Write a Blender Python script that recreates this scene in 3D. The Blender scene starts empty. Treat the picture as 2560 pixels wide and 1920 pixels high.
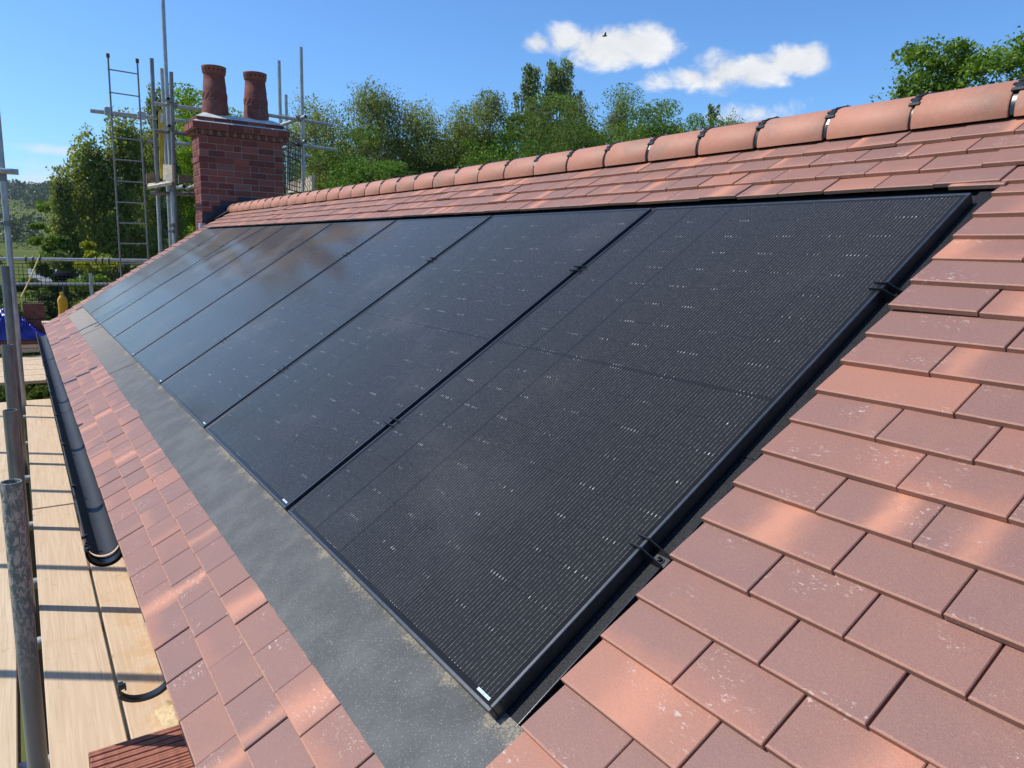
import bpy, math, random
import numpy as np
from mathutils import Vector, Matrix
R_ = math.radians
random.seed(7)
sc = bpy.context.scene
col = sc.collection

# ------------------------------------------------------------------ camera
F = 1818.2
CAM = np.array([-0.6175, -0.9492, 0.7782])
EUL = (R_(79.813), R_(-1.690), R_(-33.909))
cam = bpy.data.objects.new("camera", bpy.data.cameras.new("camera"))
col.objects.link(cam)
cam.location = CAM
cam.rotation_euler = EUL
cam.data.sensor_width = 36
cam.data.lens = F / 2560 * 36
cam.data.clip_start = 0.05
cam.data.clip_end = 12000
sc.camera = cam
from mathutils import Euler
RM = np.array(Euler(EUL, 'XYZ').to_matrix())

def ray(x, y):
    return RM @ np.array([(x - 1280) / F, -(y - 960) / F, -1.0])
def atY(x, y, Y):
    d = ray(x, y); return CAM + d * ((Y - CAM[1]) / d[1])
def atZ(x, y, z):
    d = ray(x, y); return CAM + d * ((z - CAM[2]) / d[2])
def atD(x, y, dep):
    return CAM + ray(x, y) * dep

PITCH = R_(33.80)
SV = np.array([math.cos(PITCH), 0, math.sin(PITCH)])
NV = np.array([-math.sin(PITCH), 0, math.cos(PITCH)])
YV = np.array([0, 1.0, 0])
def RW(v, Y, h=0.0):
    return SV * v + YV * Y + NV * h
GROUND = -5.8
PW, PL, PG = 1.134, 1.7405, 0.028
PP = PW + PG
NP = 8
YEND = NP * PP - PG

# ------------------------------------------------------------------ helpers
def tag(o, label=None, cat=None, group=None, kind=None):
    if label: o["label"] = label
    if cat: o["category"] = cat
    if group: o["group"] = group
    if kind: o["kind"] = kind
    return o

def empty(name, loc=(0, 0, 0)):
    o = bpy.data.objects.new(name, None)
    o.empty_display_size = 0.1
    col.objects.link(o); o.location = loc
    return o

class MB:
    """collects faces, builds one mesh object"""
    def __init__(s):
        s.v = []; s.f = []; s.sm = []; s.mi = []; s.uv = []; s.ca = []
    def add(s, vs, fs, smooth=False, mi=0, uv=None, ca=None):
        b = len(s.v)
        s.v += [tuple(float(c) for c in p) for p in vs]
        for i, f in enumerate(fs):
            s.f.append([b + k for k in f]); s.sm.append(smooth); s.mi.append(mi)
            s.uv.append([uv[k] for k in f] if uv is not None else None)
            s.ca.append(ca)
        return s
    def frame_box(s, c, ax, ay, az, bev=0.0, **k):
        """box centred c with half axis vectors"""
        c, ax, ay, az = [np.array(q, float) for q in (c, ax, ay, az)]
        if bev <= 0:
            vs = [c + i * ax + j * ay + l * az for l in (-1, 1) for j in (-1, 1) for i in (-1, 1)]
            fs = [(0, 2, 3, 1), (4, 5, 7, 6), (0, 1, 5, 4), (2, 6, 7, 3), (0, 4, 6, 2), (1, 3, 7, 5)]
            if np.dot(np.cross(ax, ay), az) < 0: fs = [f[::-1] for f in fs]
            return s.add(vs, fs, **k)
        L = [np.linalg.norm(q) for q in (ax, ay, az)]
        bb = [min(bev / l, 0.45) for l in L]
        vs = []; idx = {}
        for l in (-1, 1):
            for j in (-1, 1):
                for i in (-1, 1):
                    for m in range(3):
                        f = [1, 1, 1]
                        for q in range(3):
                            if q != m: f[q] = 1 - bb[q]
                        idx[(i, j, l, m)] = len(vs)
                        vs.append(c + i * f[0] * ax + j * f[1] * ay + l * f[2] * az)
        fs = []
        for m in range(3):
            a, b2 = [q for q in range(3) if q != m]
            for sg in (-1, 1):
                loop = []
                for (p, q) in ((-1, -1), (1, -1), (1, 1), (-1, 1)):
                    t = [0, 0, 0]; t[m] = sg; t[a] = p; t[b2] = q
                    loop.append(idx[(t[0], t[1], t[2], m)])
                fs.append(loop)
        for m in range(3):
            a, b2 = [q for q in range(3) if q != m]
            for p in (-1, 1):
                for q in (-1, 1):
                    def key(sg, mm):
                        t = [0, 0, 0]; t[m] = sg; t[a] = p; t[b2] = q
                        return idx[(t[0], t[1], t[2], mm)]
                    fs.append([key(-1, a), key(1, a), key(1, b2), key(-1, b2)])
        for i in (-1, 1):
            for j in (-1, 1):
                for l in (-1, 1):
                    fs.append([idx[(i, j, l, 0)], idx[(i, j, l, 1)], idx[(i, j, l, 2)]])
        out = []
        for f in fs:
            P = [vs[q] for q in f]
            n = np.cross(P[1] - P[0], P[2] - P[0]); ctr = sum(P) / len(P)
            out.append(f if np.dot(n, ctr - c) >= 0 else f[::-1])
        return s.add(vs, out, **k)
    def box(s, lo, hi, bev=0.0, **k):
        lo = np.array(lo, float); hi = np.array(hi, float)
        h = (hi - lo) / 2
        return s.frame_box((lo + hi) / 2, (h[0], 0, 0), (0, h[1], 0), (0, 0, h[2]), bev, **k)
    def tube(s, p0, p1, r0, r1=None, n=12, cap=True, hollow=0.0, **k):
        p0 = np.array(p0, float); p1 = np.array(p1, float)
        if r1 is None: r1 = r0
        d = p1 - p0; d /= np.linalg.norm(d)
        a = np.cross(d, (0, 0, 1) if abs(d[2]) < .9 else (1, 0, 0)); a /= np.linalg.norm(a)
        b = np.cross(d, a)
        vs = []
        for p, r in ((p0, r0), (p1, r1)):
            for i in range(n):
                t = 2 * math.pi * i / n
                vs.append(p + r * (math.cos(t) * a + math.sin(t) * b))
        fs = [(i, i + n, (i + 1) % n + n, (i + 1) % n) for i in range(n)]
        s.add(vs, [f[::-1] for f in fs], smooth=True, **k)
        if hollow > 0:
            vi = []
            for p, r in ((p0, r0 - hollow), (p1, r1 - hollow)):
                for i in range(n):
                    t = 2 * math.pi * i / n
                    vi.append(p + r * (math.cos(t) * a + math.sin(t) * b))
            s.add(vi, fs, smooth=True, **k)
            s.add(vs + vi, [(i, (i + 1) % n, (i + 1) % n + 2 * n, i + 2 * n) for i in range(n)] +
                  [(i + n, i + 3 * n, (i + 1) % n + 3 * n, (i + 1) % n + n) for i in range(n)], **k)
        elif cap:
            s.add(vs, [list(range(n)), list(range(2 * n - 1, n - 1, -1))], **k)
        return s
    def path(s, pts, r, n=8, **k):
        for a, b in zip(pts[:-1], pts[1:]): s.tube(a, b, r, n=n, cap=True, **k)
        return s
    def lathe(s, base, prof, n=28, **k):
        base = np.array(base, float)
        vs = []
        for r, z in prof:
            for i in range(n):
                t = 2 * math.pi * i / n
                vs.append(base + (r * math.cos(t), r * math.sin(t), z))
        fs = []
        for q in range(len(prof) - 1):
            for i in range(n):
                j = (i + 1) % n
                fs.append((q * n + i, q * n + j, (q + 1) * n + j, (q + 1) * n + i))
        return s.add(vs, fs, smooth=True, **k)
    def arc(s, c, e1, e2, ext, r_in, r_out, a0, a1, seg=20, ext_dir=(0, 1, 0), **k):
        """solid arc (half pipe): in plane e1,e2 from angle a0..a1, extruded along ext_dir from ext[0] to ext[1]"""
        c = np.array(c, float); e1 = np.array(e1, float); e2 = np.array(e2, float); ed = np.array(ext_dir, float)
        vs = []
        for i in range(seg + 1):
            t = a0 + (a1 - a0) * i / seg
            u = math.cos(t) * e1 + math.sin(t) * e2
            for r in (r_out, r_in):
                for y in ext: vs.append(c + u * r + ed * y)
        fo = []; fl = []
        for i in range(seg):
            a = 4 * i; b = a + 4
            fo += [(a, a + 1, b + 1, b), (a + 2, b + 2, b + 3, a + 3)]
            fl += [(a, b, b + 2, a + 2), (a + 1, a + 3, b + 3, b + 1)]
        e = 4 * seg
        fl += [(0, 2, 3, 1), (e, e + 1, e + 3, e + 2)]
        s.add(vs, fo, smooth=True, **k)
        s.add(vs, fl, **k)
        return s
    def build(s, name, mats, parent=None, fixn=True):
        me = bpy.data.meshes.new(name)
        me.from_pydata(s.v, [], s.f)
        if not isinstance(mats, (list, tuple)): mats = [mats]
        for m in mats: me.materials.append(m)
        me.polygons.foreach_set("use_smooth", s.sm)
        me.polygons.foreach_set("material_index", s.mi)
        if any(u is not None for u in s.uv):
            l = me.uv_layers.new(name="UVMap")
            flat = []
            for f, u in zip(s.f, s.uv):
                for i in range(len(f)): flat += list(u[i]) if u is not None else [0, 0]
            l.data.foreach_set("uv", flat)
        if any(c is not None for c in s.ca):
            a = me.color_attributes.new("tc", 'FLOAT_COLOR', 'CORNER')
            flat = []
            for f, c in zip(s.f, s.ca):
                for i in range(len(f)): flat += list(c) + [1] if c is not None else [.5, .5, .5, 1]
            a.data.foreach_set("color", flat)
        me.update()
        o = bpy.data.objects.new(name, me)
        col.objects.link(o)
        if parent is not None:
            o.parent = parent
            pm = Matrix.Identity(4)
            q = parent
            T = Vector((0, 0, 0))
            while q is not None:
                T += Vector(q.location); q = q.parent
            o.location = -T
        return o

def copy_tree(o, parent=None):
    c = o.copy(); col.objects.link(c); c.parent = parent
    for ch in [q for q in o.children]:
        copy_tree(ch, c)
    return c

# ------------------------------------------------------------------ material helpers
class NT:
    def __init__(s, tree): s.t = tree
    def n(s, kind, **kw):
        nd = s.t.nodes.new(kind)
        ins = kw.pop('ins', {})
        for k, v in kw.items(): setattr(nd, k, v)
        for k, v in ins.items(): s.set(nd, k, v)
        return nd
    def set(s, nd, k, v):
        sock = nd.inputs[k]
        if isinstance(v, bpy.types.NodeSocket): s.t.links.new(v, sock)
        elif isinstance(v, bpy.types.Node): s.t.links.new(v.outputs[0], sock)
        else: sock.default_value = v
    def m(s, op, a, b=None, c=None, clamp=False):
        nd = s.n('ShaderNodeMath', operation=op, use_clamp=clamp)
        s.set(nd, 0, a)
        if b is not None: s.set(nd, 1, b)
        if c is not None: s.set(nd, 2, c)
        return nd.outputs[0]
    def ss(s, x, a, b):
        nd = s.n('ShaderNodeMapRange', interpolation_type='SMOOTHSTEP')
        s.set(nd, 0, x); s.set(nd, 1, a); s.set(nd, 2, b); s.set(nd, 3, 0.0); s.set(nd, 4, 1.0)
        return nd.outputs[0]
    def mix(s, f, a, b, blend='MIX'):
        nd = s.n('ShaderNodeMix', data_type='RGBA', blend_type=blend)
        s.set(nd, 0, f)
        for i, v in ((6, a), (7, b)):
            if isinstance(v, (tuple, list)) and len(v) == 3: v = (*v, 1)
            s.set(nd, i, v)
        return nd.outputs[2]
    def noise(s, vec, scale, detail=3.0, rough=.55, dist=0.0, out=0):
        nd = s.n('ShaderNodeTexNoise')
        if vec is not None: s.set(nd, 'Vector', vec)
        s.set(nd, 'Scale', scale); s.set(nd, 'Detail', detail); s.set(nd, 'Roughness', rough); s.set(nd, 'Distortion', dist)
        return nd.outputs[out]
    def scalev(s, vec, sx, sy, sz):
        nd = s.n('ShaderNodeMapping')
        s.set(nd, 'Vector', vec); nd.inputs['Scale'].default_value = (sx, sy, sz)
        return nd.outputs[0]
    def bump(s, h, strength, dist):
        nd = s.n('ShaderNodeBump'); s.set(nd, 'Height', h); s.set(nd, 'Strength', strength); s.set(nd, 'Distance', dist)
        return nd.outputs[0]

def newmat(name):
    m = bpy.data.materials.new(name); m.use_nodes = True
    t = m.node_tree
    b = t.nodes['Principled BSDF']
    return m, NT(t), b

def simple(name, c, rough=.6, metal=0.0, var=.15, scale=20, bump=0.0, bscale=200, stretch=(1, 1, 1), spec=.5):
    m, g, b = newmat(name)
    tc = g.n('ShaderNodeTexCoord').outputs['Object']
    v = g.scalev(tc, *stretch)
    nz = g.noise(v, scale, 5)
    f = g.ss(nz, .3, .7)
    lo = tuple(max(0, x * (1 - var)) for x in c); hi = tuple(min(1, x * (1 + var)) for x in c)
    g.set(b, 'Base Color', g.mix(f, lo, hi))
    b.inputs['Roughness'].default_value = rough
    b.inputs['Metallic'].default_value = metal
    b.inputs['Specular IOR Level'].default_value = spec
    if bump > 0:
        g.set(b, 'Normal', g.bump(g.noise(v, bscale, 4), bump, .002))
    return m

def tile_material(name, ridge=False):
    m, g, b = newmat(name)
    at = g.n('ShaderNodeAttribute', attribute_name='tc')
    sp = g.n('ShaderNodeSeparateColor'); g.set(sp, 0, at.outputs['Color'])
    r1, r2, r3 = sp.outputs[0], sp.outputs[1], sp.outputs[2]
    uv = g.n('ShaderNodeUVMap', uv_map='UVMap').outputs[0]
    sx = g.n('ShaderNodeSeparateXYZ'); g.set(sx, 0, uv)
    u, v = sx.outputs[0], sx.outputs[1]
    ob = g.n('ShaderNodeTexCoord').outputs['Object']
    # tile specific shift so no two tiles repeat
    sh = g.n('ShaderNodeCombineXYZ'); g.set(sh, 0, g.m('MULTIPLY', r2, 37.0)); g.set(sh, 1, g.m('MULTIPLY', r3, 53.0)); g.set(sh, 2, g.m('MULTIPLY', r1, 19.0))
    va = g.n('ShaderNodeVectorMath', operation='ADD'); g.set(va, 0, ob); g.set(va, 1, sh.outputs[0])
    P = va.outputs[0]
    warp = g.noise(P, 14, 2)
    if ridge:
        base = g.mix(g.ss(r3, 0, 1), (.54, .225, .135), (.62, .265, .165))
        base = g.mix(g.m('MULTIPLY', g.ss(g.noise(P, 5, 3), .5, .72), .5), base, (.30, .21, .15))
        base = g.mix(g.m('MULTIPLY', g.ss(g.noise(P, 45, 4), .45, .75), .3), base, (.62, .36, .25))
    else:
        base = g.mix(r3, (.310, .162, .130), (.372, .176, .128))
        base = g.mix(g.m('MULTIPLY', g.ss(g.noise(P, 9, 3), .42, .75), .35), base, (.250, .142, .122))
        # flashed clay streak running up the tile
        cc = g.m('MULTIPLY_ADD', r2, .19, -.01)
        dx = g.m('SUBTRACT', g.m('ADD', u, g.m('MULTIPLY_ADD', warp, .05, -.025)), cc)
        wd = g.m('MULTIPLY_ADD', r3, .040, .016)
        q = g.m('DIVIDE', dx, wd)
        ga = g.m('EXPONENT', g.m('MULTIPLY', g.m('MULTIPLY', q, q), -1.0))
        st = g.m('MULTIPLY', g.ss(r1, .60, .88), .90)
        base = g.mix(g.m('MULTIPLY', ga, st), base, (.72, .31, .185))
        # whole-tile orange / orange front
        fr = g.m('MULTIPLY', g.ss(g.m('ADD', v, g.m('MULTIPLY_ADD', warp, .06, -.03)), .055, .0), g.ss(r2, .70, .9))
        base = g.mix(g.m('MULTIPLY', fr, .45), base, (.62, .25, .145))
        base = g.mix(g.m('MULTIPLY', g.ss(r3, .90, .96), .5), base, (.60, .25, .15))
        # worn arrises, their lit orange highlight put into the colour
        ed = g.m('MULTIPLY', g.ss(g.m('ADD', v, g.m('MULTIPLY_ADD', g.noise(P, 60, 3), .006, -.003)), .0035, .0005), .75)
        base = g.mix(ed, base, (.60, .30, .20))
    # sandy grain
    gr = g.noise(P, 650, 2, .6)
    base = g.mix(g.m('MULTIPLY', g.ss(gr, .52, .28), .28), base, (.17, .08, .065))
    base = g.mix(g.m('MULTIPLY', g.ss(gr, .45, .8), .30), base, (.74, .42, .30))
    # chalky scuffs
    sc1 = g.ss(g.noise(g.scalev(P, 1, .45, .6), 170, 7, .75, .5), .575, .615)
    ms = g.ss(g.noise(P, 8, 2), .52, .66)
    sc2 = g.ss(g.noise(P, 380, 3, .6), .70, .73)
    m2 = g.ss(g.noise(P, 12, 3), .50, .60)
    scf = g.m('MAXIMUM', g.m('MULTIPLY', sc1, ms), g.m('MULTIPLY', g.m('MULTIPLY', sc2, m2), .8))
    base = g.mix(g.m('MULTIPLY', scf, .3 if ridge else .68), base, (.80, .66, .58))
    base = g.mix(1.0, base, (.80, .79, .79), 'MULTIPLY')
    g.set(b, 'Base Color', base)
    b.inputs['Roughness'].default_value = .60
    b.inputs['Specular IOR Level'].default_value = .40
    h = g.m('ADD', g.m('MULTIPLY', gr, .5), g.noise(P, 160, 3))
    g.set(b, 'Normal', g.bump(h, .32, .002))
    return m

def glass_material():
    m, g, b = newmat("cell_glass")
    uv = g.n('ShaderNodeUVMap', uv_map='UVMap').outputs[0]
    sx = g.n('ShaderNodeSeparateXYZ'); g.set(sx, 0, uv)
    x, y = sx.outputs[0], sx.outputs[1]
    oi = g.n('ShaderNodeObjectInfo').outputs['Random']
    geo = g.n('ShaderNodeNewGeometry')
    W = geo.outputs['Position']
    cw = (PW - .040) / 6; rh = (PL - .040 - .010) / 18
    def pp(a, off, per):   # distance to nearest multiple
        return g.m('PINGPONG', g.m('SUBTRACT', a, off), per / 2)
    inside = g.m('MULTIPLY', g.m('LESS_THAN', g.m('ABSOLUTE', g.m('SUBTRACT', x, PW / 2)), PW / 2 - .021),
                 g.m('LESS_THAN', g.m('ABSOLUTE', g.m('SUBTRACT', y, PL / 2)), PL / 2 - .021))
    cen = g.m('GREATER_THAN', g.m('ABSOLUTE', g.m('SUBTRACT', y, PL / 2)), .0045)
    # half panels meet at a middle strip
    yy = g.m('ABSOLUTE', g.m('SUBTRACT', y, PL / 2))
    dcol = pp(x, .020, cw); drow = pp(yy, .005, rh)
    colgap = g.m('LESS_THAN', dcol, .0019); rowgap = g.m('LESS_THAN', drow, .0014)
    wire = g.m('LESS_THAN', pp(x, .0235, .0107), .00036)
    wire = g.m('MULTIPLY', g.m('MULTIPLY', wire, inside), g.m('MULTIPLY', cen, g.m('SUBTRACT', 1.0, colgap)))
    row_i = g.m('FLOOR', g.m('ADD', g.m('DIVIDE', y, rh), .5))
    colf = g.m('DIVIDE', g.m('SUBTRACT', x, .02), cw); col_i = g.m('FLOOR', colf); uc = g.m('SUBTRACT', colf, col_i)
    ph = g.m('ADD', g.m('MULTIPLY', row_i, .42), g.m('ADD', g.m('MULTIPLY', col_i, .85), g.m('MULTIPLY', oi, 6.0)))
    dc_ = g.m('SUBTRACT', uc, g.m('MULTIPLY_ADD', g.m('SINE', ph), .30, .5))
    seg = g.ss(g.m('ABSOLUTE', dc_), .26, .10)
    lowf = g.ss(g.noise(g.scalev(uv, 1.0, 1.0, 1.0), 2.3, 2), .36, .62)
    seg = g.m('MULTIPLY', seg, g.m('MULTIPLY_ADD', lowf, .65, .35))
    wx = g.n('ShaderNodeCombineXYZ')
    g.set(wx, 0, g.m('FLOOR', g.m('ADD', g.m('DIVIDE', g.m('SUBTRACT', x, .0235), .0107), .5)))
    g.set(wx, 1, g.m('FLOOR', g.m('ADD', g.m('DIVIDE', y, rh), .5))); g.set(wx, 2, oi)
    wn2 = g.n('ShaderNodeTexWhiteNoise', noise_dimensions='3D'); g.set(wn2, 0, wx.outputs[0])
    spark = g.m('MULTIPLY', g.m('MULTIPLY', g.m('LESS_THAN', drow, .0030), g.m('LESS_THAN', pp(x, .0235, .0107), .0010)),
                g.m('MULTIPLY', seg, g.ss(wn2.outputs[0], .2, .9)))
    spark = g.m('MULTIPLY', g.m('MULTIPLY', spark, inside), cen)  # glints at the row gaps, painted into the base colour
    # wire glints put into the base colour here and there along their length
    gl = g.noise(g.scalev(uv, 1, .9, 1), 130, 2, .7)
    wv = g.m('MULTIPLY', wire, g.m('MULTIPLY_ADD', g.ss(gl, .35, .75), .75, .2))
    base = g.mix(g.m('MULTIPLY', g.m('MAXIMUM', colgap, rowgap), inside), (.0115, .0112, .0112), (.004, .004, .004))
    base = g.mix(inside, (.004, .004, .004), base)
    # dust
    d1 = g.ss(g.noise(W, 1.6, 5, .6), .48, .78)
    d2 = g.ss(g.noise(W, 420, 2), .62, .75)
    d3 = g.m('MULTIPLY', g.ss(g.noise(g.scalev(W, 1, .6, 1), 9, 5, .7, .8), .62, .74), g.ss(g.noise(W, 2.2, 1), .5, .62))
    dust = g.m('ADD', g.m('MULTIPLY_ADD', d1, .05, .0), g.m('ADD', g.m('MULTIPLY', d2, .10), g.m('MULTIPLY', d3, .10)))
    base = g.mix(dust, base, (.22, .21, .20))
    base = g.mix(wv, base, (.36, .335, .28))
    base = g.mix(g.m('MULTIPLY', spark, .8), base, (.85, .83, .76))
    g.set(b, 'Base Color', base)
    g.set(b, 'Roughness', g.m('MULTIPLY_ADD', d1, .08, .13))
    b.inputs['IOR'].default_value = 1.30; b.inputs['Specular IOR Level'].default_value = 0.0
    nb = g.noise(W, 700, 2)
    g.set(b, 'Normal', g.bump(nb, .012, .001)); b.inputs['Sheen Weight'].default_value = .3; b.inputs['Sheen Roughness'].default_value = .2; b.inputs['Sheen Tint'].default_value = (.95, .93, .92, 1)
    gs = g.n('ShaderNodeBsdfGlossy'); gs.inputs['Color'].default_value = (1.0, .88, .74, 1); g.set(gs, 'Roughness', g.m('MULTIPLY_ADD', d1, .08, .13)); g.t.links.new(b.inputs['Normal'].links[0].from_socket, gs.inputs['Normal'])
    fr = g.n('ShaderNodeFresnel'); fr.inputs['IOR'].default_value = 1.34
    coat = g.n('ShaderNodeMixShader'); g.set(coat, 0, fr.outputs[0]); g.set(coat, 1, b.outputs[0]); g.set(coat, 2, gs.outputs[0])
    inc = g.n('ShaderNodeVectorMath', operation='DOT_PRODUCT'); g.set(inc, 0, geo.outputs['Incoming']); g.set(inc, 1, geo.outputs['Normal'])
    cov = g.m('MINIMUM', g.m('DIVIDE', g.m('MULTIPLY_ADD', d1, .018, .020), g.m('MAXIMUM', g.m('ABSOLUTE', inc.outputs['Value']), .05)), .6)
    dl = g.n('ShaderNodeBsdfDiffuse'); dl.inputs['Color'].default_value = (.30, .275, .275, 1)
    c2 = g.n('ShaderNodeMixShader'); g.set(c2, 0, cov); g.set(c2, 1, coat.outputs[0]); g.set(c2, 2, dl.outputs[0]); coat = c2
    # matt brown patches mixed over the upper part of the farther panels
    sw = g.n('ShaderNodeSeparateXYZ'); g.set(sw, 0, W)
    Y, X = sw.outputs[1], sw.outputs[0]
    fy = g.m('MULTIPLY', g.ss(Y, 2.9, 3.9), g.ss(Y, 9.2, 8.2))
    fx = g.ss(g.m('ADD', X, g.m('MULTIPLY', g.m('SUBTRACT', Y, 4.5), -.05)), .75, 1.15)
    fn = g.ss(g.noise(g.scalev(W, 1.0, .55, 1.0), 2.6, 3, .5, .5), .43, .58)
    film = g.m('MULTIPLY', g.m('MULTIPLY', fy, fx), fn)
    df = g.n('ShaderNodeBsdfDiffuse'); df.inputs['Color'].default_value = (.100, .080, .066, 1)
    ms = g.n('ShaderNodeMixShader'); g.set(ms, 0, g.m('MULTIPLY', film, .68)); g.set(ms, 1, coat.outputs[0]); g.set(ms, 2, df.outputs[0])
    out = g.t.nodes['Material Output']; g.t.links.new(ms.outputs[0], out.inputs['Surface'])
    return m

def apron_material():
    m, g, b = newmat("lead_substitute_apron")
    uv = g.n('ShaderNodeUVMap', uv_map='UVMap').outputs[0]
    sx = g.n('ShaderNodeSeparateXYZ'); g.set(sx, 0, uv)
    v = sx.outputs[1]
    ob = g.n('ShaderNodeTexCoord').outputs['Object']
    n1 = g.noise(ob, 9, 5, .6)
    base = g.mix(g.ss(n1, .35, .7), (.056, .057, .054), (.092, .092, .086))
    sp = g.ss(g.noise(ob, 300, 2, .6), .60, .70)
    base = g.mix(g.m('MULTIPLY', sp, .5), base, (.40, .38, .32))
    dk = g.ss(g.noise(ob, 14, 3, .6, .4), .66, .72)
    base = g.mix(g.m('MULTIPLY', dk, .35), base, (.05, .055, .06))
    # spilled sand, thickest where the apron tucks under the panels
    pos = g.m('ADD', g.m('MULTIPLY', g.ss(v, .13, .196), .25), g.m('MULTIPLY', g.noise(ob, 11, 4, .65), .62))
    mott = g.ss(g.m('ADD', pos, g.m('MULTIPLY', g.noise(ob, 210, 3, .7), .55)), .76, .92)
    base = g.mix(g.m('MULTIPLY', mott, .55), base, (.42, .34, .22))
    far = g.n('ShaderNodeSeparateXYZ'); g.set(far, 0, ob)
    fd = g.m('MULTIPLY', g.ss(far.outputs[1], 3.0, 9.0), .70)
    base = g.mix(fd, base, (.34, .27, .20))
    g.set(b, 'Base Color', base)
    b.inputs['Roughness'].default_value = .62
    h = g.m('ADD', g.noise(ob, 320, 3), g.m('MULTIPLY', g.noise(g.scalev(ob, .6, 1.4, .6), 22, 4), 2.0))
    g.set(b, 'Normal', g.bump(h, .35, .004))
    return m

def board_material():
    m, g, b = newmat("scaffold_board_wood")
    ob = g.n('ShaderNodeTexCoord').outputs['Object']
    oi = g.n('ShaderNodeObjectInfo').outputs['Random']
    sh = g.n('ShaderNodeCombineXYZ'); g.set(sh, 0, g.m('MULTIPLY', oi, 13.0)); g.set(sh, 1, g.m('MULTIPLY', oi, 29.0))
    va = g.n('ShaderNodeVectorMath', operation='ADD'); g.set(va, 0, ob); g.set(va, 1, sh.outputs[0]); P = va.outputs[0]
    gr = g.noise(g.scalev(P, 70, 2.2, 30), 1.0, 6, .65, .6)
    base = g.mix(g.ss(gr, .3, .72), (.68, .53, .38), (.84, .70, .53))
    lines = g.ss(g.noise(g.scalev(P, 160, 1.6, 40), 1.0, 3, .6, .8), .62, .70)
    base = g.mix(g.m('MULTIPLY', lines, .5), base, (.44, .31, .19))
    st = g.ss(g.noise(P, 5.5, 5, .6, .4), .55, .78)
    base = g.mix(g.m('MULTIPLY', st, .62), base, (.60, .40, .22))
    sc_ = g.ss(g.noise(g.scalev(P, 1.0, .5, 1), 95, 5, .75, 1.2), .69, .73)
    base = g.mix(g.m('MULTIPLY', sc_, .7), base, (.36, .25, .15))
    kn = g.n('ShaderNodeTexVoronoi'); g.set(kn, 'Vector', g.scalev(P, 1, .6, 1)); g.set(kn, 'Scale', 4.0)
    base = g.mix(g.m('MULTIPLY', g.ss(kn.outputs['Distance'], .055, .03), .7), base, (.35, .2, .1))
    gp = g.n('ShaderNodeNewGeometry').outputs['Position']
    sgp = g.n('ShaderNodeSeparateXYZ'); g.set(sgp, 0, gp)
    sand = g.m('MULTIPLY', g.ss(sgp.outputs[0], -.44, -.30), g.m('MULTIPLY', g.ss(g.noise(gp, 7, 5, .7), .42, .62), g.m('MULTIPLY', g.ss(sgp.outputs[1], 3.2, 2.0), g.ss(sgp.outputs[1], .2, .8))))
    base = g.mix(g.m('MULTIPLY', sand, .75), base, (.68, .43, .19))
    ck = g.ss(g.noise(g.scalev(P, 55, .9, 20), 1.0, 5, .7, 1.5), .655, .675)
    base = g.mix(g.m('MULTIPLY', ck, .7), base, (.22, .14, .08))
    mud = g.m('MULTIPLY', g.ss(g.noise(P, 16, 6, .75), .58, .66), g.ss(g.noise(P, 2.2, 2), .5, .65))
    base = g.mix(g.m('MULTIPLY', mud, .6), base, (.42, .31, .20))
    base = g.mix(g.m('MULTIPLY', oi, .25), base, (.70, .50, .36))
    base = g.mix(1.0, base, (.82, .765, .68), 'MULTIPLY')
    g.set(b, 'Base Color', base); b.inputs['Roughness'].default_value = .8
    b.inputs['Specular IOR Level'].default_value = .25
    g.set(b, 'Normal', g.bump(gr, .25, .002))
    return m

def steel_material(name, c, flake=False):
    m, g, b = newmat(name)
    ob = g.n('ShaderNodeTexCoord').outputs['Object']
    base = g.mix(g.ss(g.noise(g.scalev(ob, 1, 1, .3), 30, 5), .3, .7), tuple(x * .8 for x in c), tuple(x * 1.15 for x in c))
    ru = g.ss(g.noise(g.scalev(ob, 1, 1, .4), 14, 5, .65), .62, .72)
    base = g.mix(g.m('MULTIPLY', ru, .5), base, (.20, .15, .11))
    met = .55
    if flake:   # weathered paint flaking off
        sz_ = g.n('ShaderNodeSeparateXYZ'); g.set(sz_, 0, ob)
        fk = g.m('MULTIPLY', g.ss(g.noise(g.scalev(ob, 1, 1, .45), 85, 8, .75, .6), .50, .53), g.ss(g.m('ADD', sz_.outputs[2], g.m('MULTIPLY', g.noise(ob, 9, 3), .5)), 5.25 - 5.6, 5.6 - 5.5))
        base = g.mix(fk, (.15, .168, .162), (.46, .41, .34))
        base = g.mix(g.m('MULTIPLY', g.ss(g.noise(ob, 150, 3), .6, .7), .35), base, (.06, .06, .06))
        g.set(b, 'Roughness', g.m('MULTIPLY_ADD', fk, .2, .5)); met = .15
        g.set(b, 'Normal', g.bump(fk, .5, .001))
    else:
        b.inputs['Roughness'].default_value = .48
    b.inputs['Metallic'].default_value = met
    g.set(b, 'Base Color', base)
    return m

def brick_material():
    m, g, b = newmat("chimney_brick")
    at = g.n('ShaderNodeAttribute', attribute_name='tc')
    sp = g.n('ShaderNodeSeparateColor'); g.set(sp, 0, at.outputs['Color'])
    ob = g.n('ShaderNodeTexCoord').outputs['Object']
    base = g.mix(sp.outputs[0], (.145, .032, .027), (.30, .082, .055))
    base = g.mix(g.m('MULTIPLY', g.ss(g.noise(ob, 35, 4), .5, .75), .4), base, (.28, .13, .10))
    base = g.mix(g.m('MULTIPLY', g.ss(sp.outputs[1], .94, .98), .3), base, (.34, .22, .19))
    g.set(b, 'Base Color', base); b.inputs['Roughness'].default_value = .85
    g.set(b, 'Normal', g.bump(g.noise(ob, 180, 4), .4, .003))
    return m

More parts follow.
